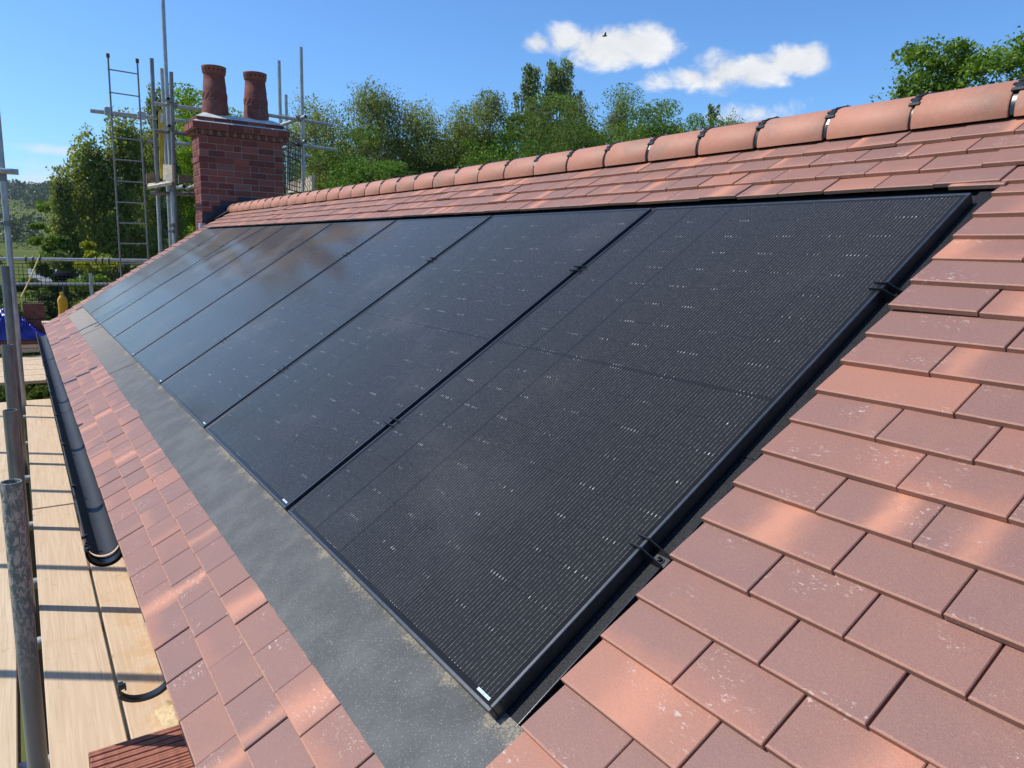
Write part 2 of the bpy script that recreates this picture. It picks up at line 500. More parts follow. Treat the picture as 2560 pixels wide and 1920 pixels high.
def leaf_material(name, c, var=.28, trans=.42):
    m, g, b = newmat(name)
    geo = g.n('ShaderNodeNewGeometry')
    rnd = geo.outputs['Random Per Island']
    ob = g.n('ShaderNodeTexCoord').outputs['Object']
    big = g.ss(g.noise(ob, .8, 3), .35, .65)
    f = g.m('ADD', g.m('MULTIPLY', rnd, .45), g.m('MULTIPLY', big, .55))
    lo = tuple(x * (1 - var) for x in c); hi = (min(1, c[0] * (1 + var * 1.3)), min(1, c[1] * (1 + var)), c[2] * (1 + var * .6))
    cc = g.mix(f, lo, hi)
    g.set(b, 'Base Color', cc); b.inputs['Roughness'].default_value = .55
    b.inputs['Specular IOR Level'].default_value = .25
    tr = g.n('ShaderNodeBsdfTranslucent')
    g.set(tr, 'Color', g.mix(1.0, cc, (1.0, 1.0, .55), 'MULTIPLY'))
    ms = g.n('ShaderNodeMixShader'); ms.inputs[0].default_value = trans
    g.set(ms, 1, b.outputs[0]); g.set(ms, 2, tr.outputs[0])
    g.t.links.new(ms.outputs[0], g.t.nodes['Material Output'].inputs['Surface'])
    return m

M = {}
M['tile'] = tile_material("clay_tile")
M['ridge'] = tile_material("ridge_clay", True)
M['glass'] = glass_material()
M['frame'] = simple("black_anodised_frame", (.125, .125, .127), .32, .85, .1, 60)
M['apron'] = apron_material()
M['flash'] = simple("black_flashing_metal", (.016, .016, .018), .62, 0, .9, 330, .35, 420, (1, 1, 1), .22)
M['fold'] = simple('folded_metal_edge', (.10, .10, .105), .24, .8)
M['tray'] = simple("black_tray", (.008, .008, .009), .7)
M['plastic'] = simple("black_plastic", (.012, .013, .015), .32, 0, .2, 60, .05, 300)
M['gutter'] = simple("anthracite_gutter_plastic", (.030, .031, .034), .5, 0, .18, 14, .03, 200, (1, .2, 1), .35)
M['fascia'] = simple("fascia_board", (.03, .03, .03), .5)
M['board'] = board_material()
M['steel'] = steel_material("galvanised_tube", (.42, .425, .41))
M['steel_dk'] = steel_material("dull_tube", (.23, .225, .215))
M['flake'] = steel_material("flaking_painted_tube", (.2, .2, .2), True)
M['alu'] = simple("ladder_steel", (.24, .25, .26), .45, .4, .15, 30)
M['brick'] = brick_material()
M['mortar'] = simple("lime_mortar", (.30, .245, .215), .9, 0, .15, 60, .4, 200)
M['mortar_cap'] = simple("pale_mortar_cap", (.60, .565, .52), .9, 0, .2, 18, .4, 120)
M['lead'] = simple("sheet_lead", (.030, .034, .048), .5, .3, .35, 12, .1, 60)
M['lead_lit'] = simple("bright_lead", (.45, .48, .5), .45, .3, .15, 20)  # paler lit copy of the lead, brightness put into its colour; also screws
M['hole'] = simple("hole_shade_and_bird", (.012, .008, .007), .9)  # near-black standing in for shade inside the vent holes; also the bird
M['wood_dk'] = simple("weathered_plank", (.20, .14, .095), .85, 0, .35, 12, .3, 80, (1, 1, 4))
M['wood_lt'] = simple("pale_plank", (.58, .49, .36), .85, 0, .15, 10, .3, 80, (1, 1, 4))
M['sticker'] = None
M['white'] = simple("white_card", (.7, .7, .68), .6)
M['yellow'] = simple("yellow_plastic", (.62, .44, .03), .45, 0, .2, 8)
M['orange_y'] = simple("amber_plastic", (.70, .36, .012), .4, 0, .08, 8)
M['tarp'] = simple("blue_tarpaulin", (.018, .025, .24), .22, 0, .25, 9, .2, 40)
M['rope'] = simple("yellow_cord", (.62, .47, .14), .8)
M['darktile'] = simple("dark_clay", (.13, .045, .038), .8, 0, .25, 18, .3, 200)
M['stacktile'] = simple("red_clay", (.36, .135, .085), .8, 0, .25, 30, .35, 260)
M['sand'] = simple("yellow_mortar_sand", (.56, .42, .23), .95, 0, .2, 40, .6, 120)
M['slate'] = simple("grey_shed_roofing", (.20, .205, .215), .8)
M['navy'] = simple("navy_fabric", (.010, .008, .016), .9, spec=.1)
M['wallbrick'] = None

# brick wall (house gable, neighbours)
m, g, b = newmat("house_wall_brick")
tcn = g.n('ShaderNodeTexCoord').outputs['Object']
sxw = g.n('ShaderNodeSeparateXYZ'); g.set(sxw, 0, tcn); cbw = g.n('ShaderNodeCombineXYZ'); g.set(cbw, 0, g.m('ADD', sxw.outputs[0], sxw.outputs[1])); g.set(cbw, 1, sxw.outputs[2])
bt = g.n('ShaderNodeTexBrick'); g.set(bt, 'Vector', cbw.outputs[0]); bt.inputs['Scale'].default_value = 1.0
bt.inputs['Color1'].default_value = (.28, .11, .08, 1); bt.inputs['Color2'].default_value = (.20, .08, .06, 1); bt.inputs['Mortar'].default_value = (.4, .36, .32, 1)
bt.inputs['Brick Width'].default_value = .225; bt.inputs['Row Height'].default_value = .075; bt.inputs['Mortar Size'].default_value = .008
g.set(b, 'Base Color', bt.outputs[0]); b.inputs['Roughness'].default_value = .85
M['wallbrick'] = m

# printed bar label
m, g, b = newmat("bar_label")
uv = g.n('ShaderNodeUVMap', uv_map='UVMap').outputs[0]
sx = g.n('ShaderNodeSeparateXYZ'); g.set(sx, 0, uv)
cb = g.n('ShaderNodeCombineXYZ'); g.set(cb, 0, g.m('FLOOR', g.m('MULTIPLY', sx.outputs[0], 46.0)))
wn = g.n('ShaderNodeTexWhiteNoise', noise_dimensions='3D'); g.set(wn, 0, cb.outputs[0])
bars = g.m('MULTIPLY', g.m('GREATER_THAN', wn.outputs[0], .55), g.m('LESS_THAN', g.m('ABSOLUTE', g.m('SUBTRACT', sx.outputs[1], .5)), .34))
g.set(b, 'Base Color', g.mix(g.m('MULTIPLY', bars, .7), (.56, .68, .74), (.10, .14, .18))); b.inputs['Roughness'].default_value = .4
M['sticker'] = m

# ================================================================== THE HOUSE
house = empty("house", (2.0, 4.0, GROUND))
tag(house, "house with new red clay tiled roof, black gutter, half round ridge and brick chimney", "house")
rng = random.Random(11)
GA = 0.102
fronts = [-.478, -.38, -.281, -.184, -.082] + [.02 + GA * k for k in range(18)] + [1.815, 1.91, 2.008, 2.103]
H0 = -0.010
TT = 0.0125

def add_tile(mb, v0, y0, y1, nxt, mat_i=0):
    """one clay tile: front edge at v0, from Y=y0 (smaller) to y1"""
    g0 = nxt - v0
    ln = g0 + .028
    gap = rng.uniform(.0008, .0026)
    y0 += gap; y1 -= gap
    dv = rng.uniform(-.0016, .0016)
    dh = rng.uniform(-.0008, .0012) + (rng.uniform(.002, .005) if rng.random() < .06 else 0)
    yaw = rng.uniform(-.004, .004)
    roll = rng.uniform(-.0012, .0012)
    sl = TT / g0
    def P(a, y, up):   # a along slope from front
        v = v0 + dv + a + yaw * (y - y0)
        return RW(v, y, H0 + dh - sl * a + up + roll * (1 if y > (y0 + y1) / 2 else -1))
    c = .0016
    W_ = y1 - y0
    vs = [P(0, y0, -TT), P(0, y1, -TT), P(ln, y1, -TT), P(ln, y0, -TT),
          P(0, y0, -c), P(0, y1, -c), P(ln, y1, -c), P(ln, y0, -c),
          P(c, y0 + c, 0), P(c, y1 - c, 0), P(ln, y1 - c, 0), P(ln, y0 + c, 0)]
    uv = [(0, 0), (W_, 0), (W_, ln), (0, ln)] * 3
    fs = [(0, 1, 5, 4), (1, 2, 6, 5), (2, 3, 7, 6), (3, 0, 4, 7), (4, 5, 9, 8), (5, 6, 10, 9), (7, 4, 8, 11), (8, 9, 10, 11), (3, 2, 1, 0)]
    fs = [f[::-1] for f in fs]
    mb.add(vs, fs, uv=uv, ca=(rng.random(), rng.random(), rng.random()))

def row_joints(i, y0, y1, first, w=.1715):
    ys = [y0]
    y = y0 + first
    while y < y1 - .06:
        ys.append(y); y += w
    ys.append(y1)
    return ys
tm = MB()
for i, v0 in enumerate(fronts):
    nxt = fronts[i + 1] if i + 1 < len(fronts) else 2.203
    k = round((v0 - .02) / GA)
    odd = (i % 2 == 0)     # i=5 -> k=0 narrow first
    if v0 > 2.05: yend = 9.60
    elif v0 > 1.95: yend = 9.74
    else: yend = 9.88
    full = i < 3 or v0 > 1.8
    lo = -1.95
    # the near field is laid from the flashing edge towards -Y
    e0 = -.061 + min(1, max(0, v0 - .02) / .5) * .013 + min(1, max(0, v0 - .55) / .6) * .010
    seg = [-.054 - (.272 if odd else .178) - .172 * q for q in range(14)]
    near = [e0] + seg
    near = [y for y in near if y > lo]
    if full:
        off = .497 if i in (0, 2) else (.585 if i == 1 else (.05 if odd else -.035))
        ys = []
        y = off - 30 * .1695
        while y < yend - .05:
            if y > lo: ys.append(y)
            y += .1695
        ys.append(yend)
        for a, b_ in zip(ys[:-1], ys[1:]): add_tile(tm, v0, a, b_, nxt)
    else:
        for a, b_ in zip(near[:-1], near[1:]): add_tile(tm, v0, b_, a, nxt)
        ys = [9.345 + rng.uniform(-.004, .004), 9.345 + (.26 if odd else .175), 9.345 + (.43 if odd else .35), yend]
        for a, b_ in zip(ys[:-1], ys[1:]): add_tile(tm, v0, a, b_, nxt)
# broken tile corner tucked at the top of the side flashing
add_tile(tm, 1.80, -.052, .09, 1.9)
tm.build("roof_tiles", M['tile'], house)

# boarding below the tiles, black tray below panels, rear slope
d = MB()
def slab(mb, v0, v1, y0, y1, h0, h1, **k):
    vs = [RW(v, y, h) for h in (h0, h1) for (v, y) in ((v0, y0), (v1, y0), (v1, y1), (v0, y1))]
    mb.add(vs, [(0, 1, 2, 3), (4, 7, 6, 5), (0, 4, 5, 1), (1, 5, 6, 2), (2, 6, 7, 3), (3, 7, 4, 0)], **k)
slab(d, -.44, 2.30, -1.9, 9.83, -.075, -.052)
d.build("roof_deck", M['tray'], house)
d = MB()
slab(d, -.03, 1.88, .0, 9.36, -.046, -.0425)
d.build("panel_tray", M['tray'], house)
rx = 1.945
r = MB()
zr = rx * math.tan(PITCH)
for i in range(26):   # stepped rear courses
    a0, a1 = i * .1, (i + 1) * .1 + .02
    def RQ(a, y, up):
        return (rx + a * math.cos(PITCH) + up * math.sin(PITCH), y, zr - .015 - a * math.sin(PITCH) + up * math.cos(PITCH))
    u0, u1 = -.004, .010
    vs = [RQ(a0, -1.95, u0 - .012), RQ(a1, -1.95, u1 - .012), RQ(a1, 9.9, u1 - .012), RQ(a0, 9.9, u0 - .012), RQ(a0, -1.95, u0), RQ(a1, -1.95, u1), RQ(a1, 9.9, u1), RQ(a0, 9.9, u0)]
    r.add(vs, [(3, 2, 1, 0), (4, 5, 6, 7), (0, 1, 5, 4), (1, 2, 6, 5), (2, 3, 7, 6), (3, 0, 4, 7)], uv=[(0, 0)] * 8, ca=(.2, .5, rng.random()))
r.build("rear_roof_slope", M['tile'], house)

# walls
w = MB()
w.box((-.22, -1.8, GROUND), (4.1, 9.70, -.30))
w.add([(-.22, 9.70, -.3), (4.1, 9.70, -.3), (rx, 9.70, 1.20)], [(0, 2, 1)])
w.add([(-.22, -1.8, -.3), (4.1, -1.8, -.3), (rx, -1.8, 1.20)], [(0, 1, 2)])
w.build("wall", M['wallbrick'], house)
fb = MB(); fb.box((-.345, -1.9, -.50), (-.322, 9.84, -.285), .003); fb.build("fascia", M['fascia'], house)
so = MB(); so.box((-.322, -1.9, -.505), (-.222, 9.70, -.495)); so.build("soffit", M['fascia'], house)

# apron flashing under the panels, over the third tile course
ap = MB()
NY, NVV = 420, 9
rg = random.Random(3)
bumps = [(rg.uniform(0, 9.4), rg.uniform(0, .18), rg.uniform(.02, .09), rg.uniform(.01, .05), rg.uniform(-.0012, .0016)) for _ in range(260)]
vs = []; uv = []
V0, V1 = -.187, .022
bz = np.zeros((NY + 1, NVV + 1))
Yg = np.linspace(-.062, 9.335, NY + 1); Vg = np.linspace(V0, V1, NVV + 1)
for (by, bv, sy, sv, am) in bumps:
    bz += am * np.exp(-((Yg[:, None] - by) / sy) ** 2 - (((Vg[None, :] - V0) - bv) / sv) ** 2)
for i in range(NY + 1):
    for j in range(NVV + 1):
        t = j / NVV
        edge = rg.uniform(-.0012, .0012) if j == 0 else 0
        h = -.0195 * (1 - t) ** 1.0 - .033 * t + .004 * math.sin(math.pi * t) + bz[i, j] * (1 if 0 < j < NVV else .35)
        vs.append(RW(Vg[j] + edge, Yg[i], h)); uv.append((Yg[i], Vg[j] - V0))
fs = [(i * (NVV + 1) + j, (i + 1) * (NVV + 1) + j, (i + 1) * (NVV + 1) + j + 1, i * (NVV + 1) + j + 1) for i in range(NY) for j in range(NVV)]
ap.add(vs, [f[::-1] for f in fs], smooth=True, uv=uv)
# overlap lips where two lengths meet, and the folded lower edge
for yl in (4.66, 1.9 + 5.2):
    vs2 = []; 
    for j in range(NVV + 1):
        t = j / NVV
        for (dy, hh) in ((0, .0025), (.30, .0012)):
            h = -.0195 * (1 - t) - .033 * t + .004 * math.sin(math.pi * t) + hh
            vs2.append(RW(Vg[j] - .001, yl + dy - t * .18, h))
    ap.add(vs2, [(2 * j, 2 * j + 2, 2 * j + 3, 2 * j + 1) for j in range(NVV)], smooth=True, uv=[(yl, .05)] * len(vs2))
ap.build("apron_flashing", M['apron'], house)

# side flashing strip with upstand, next to the nearest panel
sf = MB()
sf.add([RW(-.012, .012, -.034), RW(-.012, -.034, -.034), RW(1.80, -.034, -.034), RW(1.80, .012, -.034),
        RW(-.012, -.037, -.0355), RW(1.80, -.037, -.0355), RW(-.012, -.038, -.052), RW(1.80, -.038, -.052), RW(-.012, -.075, -.052), RW(1.80, -.075, -.052)],
       [(0, 3, 2, 1), (1, 2, 5, 4), (4, 5, 7, 6), (6, 7, 9, 8)])
slab(sf, .72, 1.80, -.036, .010, -.0335, -.0318)
sf.build("side_flashing", M['flash'], house)
sf = MB(); sf.tube(RW(-.0125, -.0362, -.0346), RW(.60, -.0362, -.0346), .0021, n=14); sf.build("flashing_fold", M['fold'], house)  # bright metallic tube added to give the fold its highlight line
sf = MB(); slab(sf, -.012, 1.80, 9.30, 9.36, -.036, -.034); sf.build("verge_flashing", M['flash'], house)

# ridge tiles, each with its black union clip
rzc = zr - .112 * math.tan(PITCH) + .009
RR = .121
ZF = .84
yj = .092
ridge_spots = [yj + .3005 * q for q in range(-7, 32)]
for q, y in enumerate(ridge_spots):
    if y + .29 > 9.75: break
    mb = MB()
    th = .013
    a0, a1 = R_(-13), R_(193)
    seg = 22
    dz = rng.uniform(-.0006, .0006)
    c = (rx + rng.uniform(-.001, .001), y, rzc + dz)
    g0 = rng.choice([.007, .010, .014, .016])
    ca = (rng.random(), rng.random(), rng.random())
    # profile with rounded mouth edges
    prof = [(RR - th, g0), (RR - .003, g0), (RR, g0 + .004), (RR, .3005 - .007), (RR - .003, .3005 - .003), (RR - th, .3005 - .003)]
    vs = []; uv = []
    for i in range(seg + 1):
        t = a0 + (a1 - a0) * i / seg
        for (rr, yy) in prof:
            vs.append((c[0] - rr * math.cos(t), y + yy, c[2] + rr * ZF * math.sin(t))); uv.append((yy, rr * t))
    n = len(prof)
    fs = []
    for i in range(seg):
        for j in range(n - 1):
            fs.append((i * n + j, (i + 1) * n + j, (i + 1) * n + j + 1, i * n + j + 1))
        fs.append((i * n + n - 1, (i + 1) * n + n - 1, (i + 1) * n, i * n))
    fs += [list(range(n)), [seg * n + j for j in range(n)][::-1]]
    mb.add(vs, [f[::-1] for f in fs], smooth=True, uv=uv, ca=ca)
    o = mb.build("ridge_tile", M['ridge'], house)
    md = o.modifiers.new("split", 'EDGE_SPLIT'); md.split_angle = R_(50)
    if y < -.4: continue
    # union strip + clip + screw at the near mouth
    cb_ = MB()
    cb_.arc((rx, y, rzc), (-1, 0, 0), (0, 0, ZF), (-.008, .020), RR - .018, RR - .0075, R_(-10), R_(190), 18)
    def on(t, yy, r_):
        return np.array([rx - r_ * math.cos(t), y + yy, rzc + r_ * ZF * math.sin(t)])
    def plate(t0, t1, y0, y1, r0, r1):
        A = on((t0 + t1) / 2, (y0 + y1) / 2, (r0 + r1) / 2)
        tm_ = (t0 + t1) / 2
        tang = np.array([math.sin(tm_), 0, math.cos(tm_)]); nor = np.array([-math.cos(tm_), 0, math.sin(tm_)])
        cb_.frame_box(A, tang * RR * (t1 - t0) / 2, (0, (y1 - y0) / 2, 0), nor * (r1 - r0) / 2, .0012)
    plate(R_(31), R_(37), -.017, .019, RR - .001, RR + .005)
    plate(R_(37), R_(45), -.010, .012, RR - .001, RR + .006)
    plate(R_(45), R_(50), -.010, .024, RR - .001, RR + .005)
    plate(R_(51), R_(96), .004, .014, RR - .002, RR + .0025)
    plate(R_(80), R_(98), -.016, .034, RR - .001, RR + .0035)
    cl = cb_.build("ridge_clip", M['plastic'], o)
    s_ = MB(); tp = on(R_(90), .008, RR + .002)
    s_.tube(tp, tp + (0, 0, .008), .0055, .0045, 8)
    s_.build("clip_screw", M['lead_lit'], o)
    if q % 3 == 0:
        s_ = MB()
        A = on(R_(24), .002, RR - .0045)
        s_.frame_box(A, np.array([math.sin(R_(24)), 0, math.cos(R_(24))]) * .012, (0, .0045, 0), np.array([-math.cos(R_(24)), 0, math.sin(R_(24))]) * .001)
        s_.build("strip_glint", M['lead_lit'], o)  # pale sliver standing in for the reflection on the union strip

# gutter
gx, gz, gr_ = -.4185, -.365, .057
gm = MB()
gm.arc((gx, 0, gz), (-1, 0, 0), (0, 0, -1), (2.13, 9.86), gr_ - .003, gr_, R_(0), R_(180), 24)
gm.tube((gx - gr_ + .001, 2.13, gz + .001), (gx - gr_ + .001, 9.86, gz + .001), .0045, n=8)
gm.tube((gx + gr_ - .001, 2.13, gz + .001), (gx + gr_ - .001, 9.86, gz + .001), .0045, n=8)
gut = gm.build("gutter", M['gutter'], house)
un = MB()
un.arc((gx, 0, gz), (-1, 0, 0), (0, 0, -1), (2.03, 2.115), gr_ + .001, gr_ + .006, R_(-4), R_(184), 24)
un.arc((gx, 0, gz), (-1, 0, 0), (0, 0, -1), (2.03, 2.042), gr_ - .004, gr_ + .010, R_(-8), R_(188), 24)
un.arc((gx, 0, gz), (-1, 0, 0), (0, 0, -1), (2.09, 2.10), gr_ - .003, gr_ + .008, R_(-8), R_(188), 24)
un.build("gutter_union", M['plastic'], gut)
for yy in (2.05, 2.19):
    un = MB()
    un.frame_box((gx - gr_ - .003, yy, gz + .006), (.008, 0, .002), (0, .008, 0), (0, 0, .006), .002)
    un.frame_box((gx - gr_ + .008, yy, gz + .010), (.002, 0, 0), (0, .007, 0), (0, 0, .006), .001)
    un.build("gutter_clip", M['plastic'], gut)
def gut_bracket(y, mat, parent, name, fz=1.0):
    bk = MB()
    bk.arc((gx, 0, gz), (-1, 0, 0), (0, 0, -fz), (y - .012, y + .012), gr_ + .0008, gr_ + .0045, R_(-2), R_(182), 20)
    bk.arc((gx, 0, gz), (-1, 0, 0), (0, 0, -fz), (y - .0125, y - .009), gr_ + .001, gr_ + .012, R_(20), R_(175), 20)
    bk.frame_box((gx - gr_ + .002, y, gz + .006), (.007, 0, 0), (0, .011, 0), (0, 0, .007), .002)
    bk.frame_box((gx - gr_ + .012, y, gz + .001), (.0022, 0, 0), (0, .009, 0), (0, 0, .007), .001)
    bk.frame_box((gx + gr_ + .008, y, gz - .03), (.004, 0, 0), (0, .022, 0), (0, 0, .04), .002)
    return bk.build(name, mat, parent)
for y in (2.9, 3.75, 4.6, 5.45, 6.3, 7.15, 8.0, 8.9): gut_bracket(y, M['plastic'], gut, "gutter_bracket")
gut_bracket(1.03, M['plastic'], house, "gutter_bracket", .70)
# joints in the gutter run
for y in (4.95, 6.05, 7.7):
    jn = MB(); jn.arc((gx, 0, gz), (-1, 0, 0), (0, 0, -1), (y - .02, y + .02), gr_ + .0006, gr_ + .0035, R_(-3), R_(183), 22)
    jn.arc((gx, 0, gz), (-1, 0, 0), (0, 0, -1), (y - .004, y + .004), gr_ - .0042, gr_ - .0032, R_(2), R_(178), 22)
    jn.build("gutter_joint", M['plastic'], gut)

# ------------------------------------------------------------------ chimney
CX0, CX1, CY0, CY1 = 1.535, 2.652, 9.85, 10.31
ch = MB()
CH = .0845
zb, zt = .55, 2.205
rb = random.Random(5)
def brick_course(mb, z0, x0, x1, y0, y1, off, h=CH, mi=0):
    jt = .011
    def bx(lo, hi):
        mb.box(lo, hi, .0035, mi=mi, ca=(rb.random(), rb.random(), rb.random()))
    L = .222
    for yy0, yy1 in ((y0, y0 + .1), (y1 - .1, y1)):
        x = x0
        first = True
        while x < x1 - .01:
            w_ = off if first else L
            if rb.random() < .12 and not first: w_ = .112
            first = False
            xe = min(x + w_, x1)
            if x1 - xe < .06: xe = x1
            dd = rb.uniform(-.0015, .0015)
            bx((x + (jt / 2 if x > x0 else 0), yy0 + dd, z0 + jt / 2), (xe - (jt / 2 if xe < x1 else 0), yy1 + dd, z0 + h - jt / 2))
            x = xe
    for xx0, xx1 in ((x0, x0 + .1), (x1 - .1, x1)):
        y = y0 + .1 + jt
        ye_ = y1 - .1 - jt
        n_ = 1 if off > .15 else 2
        for q in range(n_):
            a = y + (ye_ - y) * q / n_; b_ = y + (ye_ - y) * (q + 1) / n_
            bx((xx0, a + (jt / 2 if q else 0), z0 + jt / 2), (xx1, b_ - (jt / 2 if q < n_ - 1 else 0), z0 + h - jt / 2))
z = zt - CH
i = 0
while z > zb:
    pr = .012 if i == 3 else 0
    brick_course(ch, z, CX0 - pr, CX1 + pr, CY0 - pr, CY1 + pr, .222 if i % 2 else .112)
    z -= CH; i += 1
ch.box((CX0 + .006, CY0 + .006, zb), (CX1 - .006, CY1 - .006, zt + .02), mi=1)
# dentil course
brick_course(ch, zt, CX0 - .012, CX1 + .012, CY0 - .012, CY1 + .012, .112, .03)
x = CX0 - .03
while x < CX1 + .02:
    ch.box((x, CY0 - .05, zt + .03), (x + .055, CY0 + .05, zt + .085), .003, ca=(rb.random() * .6, .2, .5)); x += .105
ch.box((CX0 - .02, CY0 - .02, zt + .028), (CX1 + .02, CY1 + .02, zt + .086), mi=1)
y = CY0 + .07
while y < CY1:
    ch.box((CX0 - .045, y, zt + .03), (CX0 + .03, y + .055, zt + .085), .003, ca=(rb.random(), .2, .5)); y += .11
# oversailing cap course and inner top course
brick_course(ch, zt + .087, CX0 - .082, CX1 + .082, CY0 - .082, CY1 + .082, .222, .093)
ch.box((CX0 - .075, CY0 - .075, zt + .09), (CX1 + .075, CY1 + .075, zt + .176), mi=1)
brick_course(ch, zt + .188, CX0 - .02, CX1 + .02, CY0 - .02, CY1 + .02, .112, .062)
ch.box((CX0 - .014, CY0 - .014, zt + .17), (CX1 + .014, CY1 + .014, zt + .246), mi=1)
chim = ch.build("chimney", [M['brick'], M['mortar']], house)
# mortar weathering: sloping skirt and domed top
cap = MB()
def frust(mb, lo0, lo1, z0, hi0, hi1, z1, **k):
    vs = [(lo0[0], lo0[1], z0), (lo1[0], lo0[1], z0), (lo1[0], lo1[1], z0), (lo0[0], lo1[1], z0),
          (hi0[0], hi0[1], z1), (hi1[0], hi0[1], z1), (hi1[0], hi1[1], z1), (hi0[0], hi1[1], z1)]
    mb.add(vs, [(0, 1, 5, 4), (1, 2, 6, 5), (2, 3, 7, 6), (3, 0, 4, 7), (4, 5, 6, 7), (3, 2, 1, 0)], **k)
frust(cap, (CX0 - .078, CY0 - .078), (CX1 + .078, CY1 + .078), zt + .1795, (CX0 - .024, CY0 - .024), (CX1 + .024, CY1 + .024), zt + .203)
frust(cap, (CX0 - .03, CY0 - .03), (CX1 + .03, CY1 + .03), zt + .25, (CX0 + .03, CY0 + .03), (CX1 - .03, CY1 - .03), zt + .285)
frust(cap, (CX0 + .03, CY0 + .03), (CX1 - .03, CY1 - .03), zt + .285, (CX0 + .10, CY0 + .12), (CX1 - .10, CY1 - .12), zt + .325)
oc = cap.build("mortar_cap", M['mortar_cap'], chim)
# lead
ld = MB()
step = [(9.60, 2.18), (9.72, 2.07), (9.85, 1.9)]
yq = CY0 - .004
poly = [(CX0 + .003, .95), (2.65, .95), (2.65, 1.30), (2.30, 1.44), (2.02, 1.44), (2.02, 1.375), (1.78, 1.375), (1.78, 1.30), (1.67, 1.30), (1.67, 1.215), (CX0 + .003, 1.215)]
vs = [(x, yq, z) for x, z in poly] + [(x, CY0 + .004, z) for x, z in poly]
n = len(poly)
ld.add(vs, [list(range(n)), list(range(2 * n - 1, n - 1, -1))] + [(i, i + n, (i + 1) % n + n, (i + 1) % n) for i in range(n)])
ld.build("lead_flashing", M['lead'], chim)
# lead soaker over tile ends in front of the stack
l2 = MB()
l2.add([RW(2.20, 9.56, .006), RW(1.86, 9.86, -.004), RW(1.86, 10.0, -.004), RW(2.33, 9.86, .02), RW(2.33, 9.56, .02)], [(0, 4, 3, 2, 1)])
l2.build("lead_saddle", M['lead'], chim)
l3 = MB()
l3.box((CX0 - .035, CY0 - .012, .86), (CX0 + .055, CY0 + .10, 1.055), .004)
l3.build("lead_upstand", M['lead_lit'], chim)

# pots
m, g, b = newmat("weathered_terracotta")
ob = g.n('ShaderNodeTexCoord').outputs['Object']
base = g.mix(g.ss(g.noise(ob, 9, 4), .35, .7), (.17, .046, .036), (.25, .072, .052))
sz = g.n('ShaderNodeSeparateXYZ'); g.set(sz, 0, ob)
lich = g.ss(g.noise(ob, 26, 6, .7), .5, .6)
hm = g.m('MULTIPLY', g.ss(sz.outputs[2], 3.06, 2.80), g.ss(g.noise(ob, 5.5, 3), .36, .52))
base = g.mix(g.m('MULTIPLY', g.m('MULTIPLY', lich, hm), .85), base, (.15, .12, .10))
g.set(b, 'Base Color', base); b.inputs['Roughness'].default_value = .85
g.set(b, 'Normal', g.bump(g.noise(ob, 70, 5), .5, .006))
M['pot'] = m
M['pot_rim'] = simple("terracotta_rim", (.26, .088, .058), .8, 0, .15, 20, .2, 120)
PY_ = 10.08
for pi, pxx in enumerate((1.815, 2.362)):
    pb = MB()
    zb_ = zt + .31
    prof = [(.172, 0), (.17, .10), (.163, .13), (.163, .17), (.157, .20), (.157, .30), (.151, .33), (.150, .39), (.147, .395), (.145, .44), (.142, .445), (.139, .49), (.136, .525), (.140, .54)]
    pb.lathe((pxx, PY_, zb_), prof, 36)
    for q in range(14):   # slanted louvre ribs
        t = 2 * math.pi * q / 14
        for w_ in range(4):
            t0 = t + w_ * .10; z0 = zb_ + .205 + w_ * .024
            ra = .1575
            A = np.array([pxx + ra * math.cos(t0), PY_ + ra * math.sin(t0), z0])
            tang = np.array([-math.sin(t0), math.cos(t0), 0]); nor = np.array([math.cos(t0), math.sin(t0), 0])
            pb.frame_box(A, tang * .011 + np.array([0, 0, .010]), np.array([0, 0, .006]) - tang * .006, nor * .0045, .002)
    ri = pb
    ri.lathe((pxx, PY_, zb_), [(.140, .535), (.150, .55), (.158, .62), (.160, .625), (.160, .637), (.150, .64), (.125, .63), (.12, .52)], 36, mi=1)
    ho = pb
    for q in range(16):
        t = 2 * math.pi * (q + .4) / 16
        A = np.array([pxx + .1535 * math.cos(t), PY_ + .1535 * math.sin(t), zb_ + .588]); nor = np.array([math.cos(t), math.sin(t), -.12])
        ho.tube(A - nor * .004, A + nor * .0022, .0115, n=10, mi=2)  # dark disc in place of the shade inside a vent hole
    pb.build("chimney_pot", [M['pot'], M['pot_rim'], M['hole']], chim)

# ================================================================== SOLAR PANELS
def make_panel():
    root = empty("solar_panel", (0, 0, 0))
    f = MB()
    lip, dep = .0082, .030
    def rail(v0, v1, y0, y1):
        c = RW((v0 + v1) / 2, (y0 + y1) / 2, -dep / 2)
        f.frame_box(c, SV * (v1 - v0) / 2, YV * (y1 - y0) / 2, NV * dep / 2, .0012)
    rail(0, lip, 0, PW); rail(PL - lip, PL, 0, PW)
    rail(lip + .0002, PL - lip - .0002, 0, lip); rail(lip + .0002, PL - lip - .0002, PW - lip, PW)
    f.build("frame", M['frame'], root)
    g_ = MB()
    vs = [RW(v, y, -.0022) for (v, y) in ((lip - .002, lip - .002), (lip - .002, PW - lip + .002), (PL - lip + .002, PW - lip + .002), (PL - lip + .002, lip - .002))]
    g_.add(vs, [(0, 1, 2, 3)][::-1], uv=[(lip, lip), (PW - lip, lip), (PW - lip, PL - lip), (lip, PL - lip)])
    g_.f = [f_[::-1] for f_ in g_.f]; g_.uv = [u[::-1] for u in g_.uv]
    g_.build("cell_glass", M['glass'], root)
    s_ = MB()
    vs = [RW(v, y, -.0014) for (v, y) in ((.0135, .0195), (.0135, .0605), (.0190, .0605), (.0190, .0195))]
    s_.add(vs, [(3, 2, 1, 0)], uv=[(0, 0), (1, 0), (1, 1), (0, 1)])
    s_.build("barcode_label", M['sticker'], root)
    return root
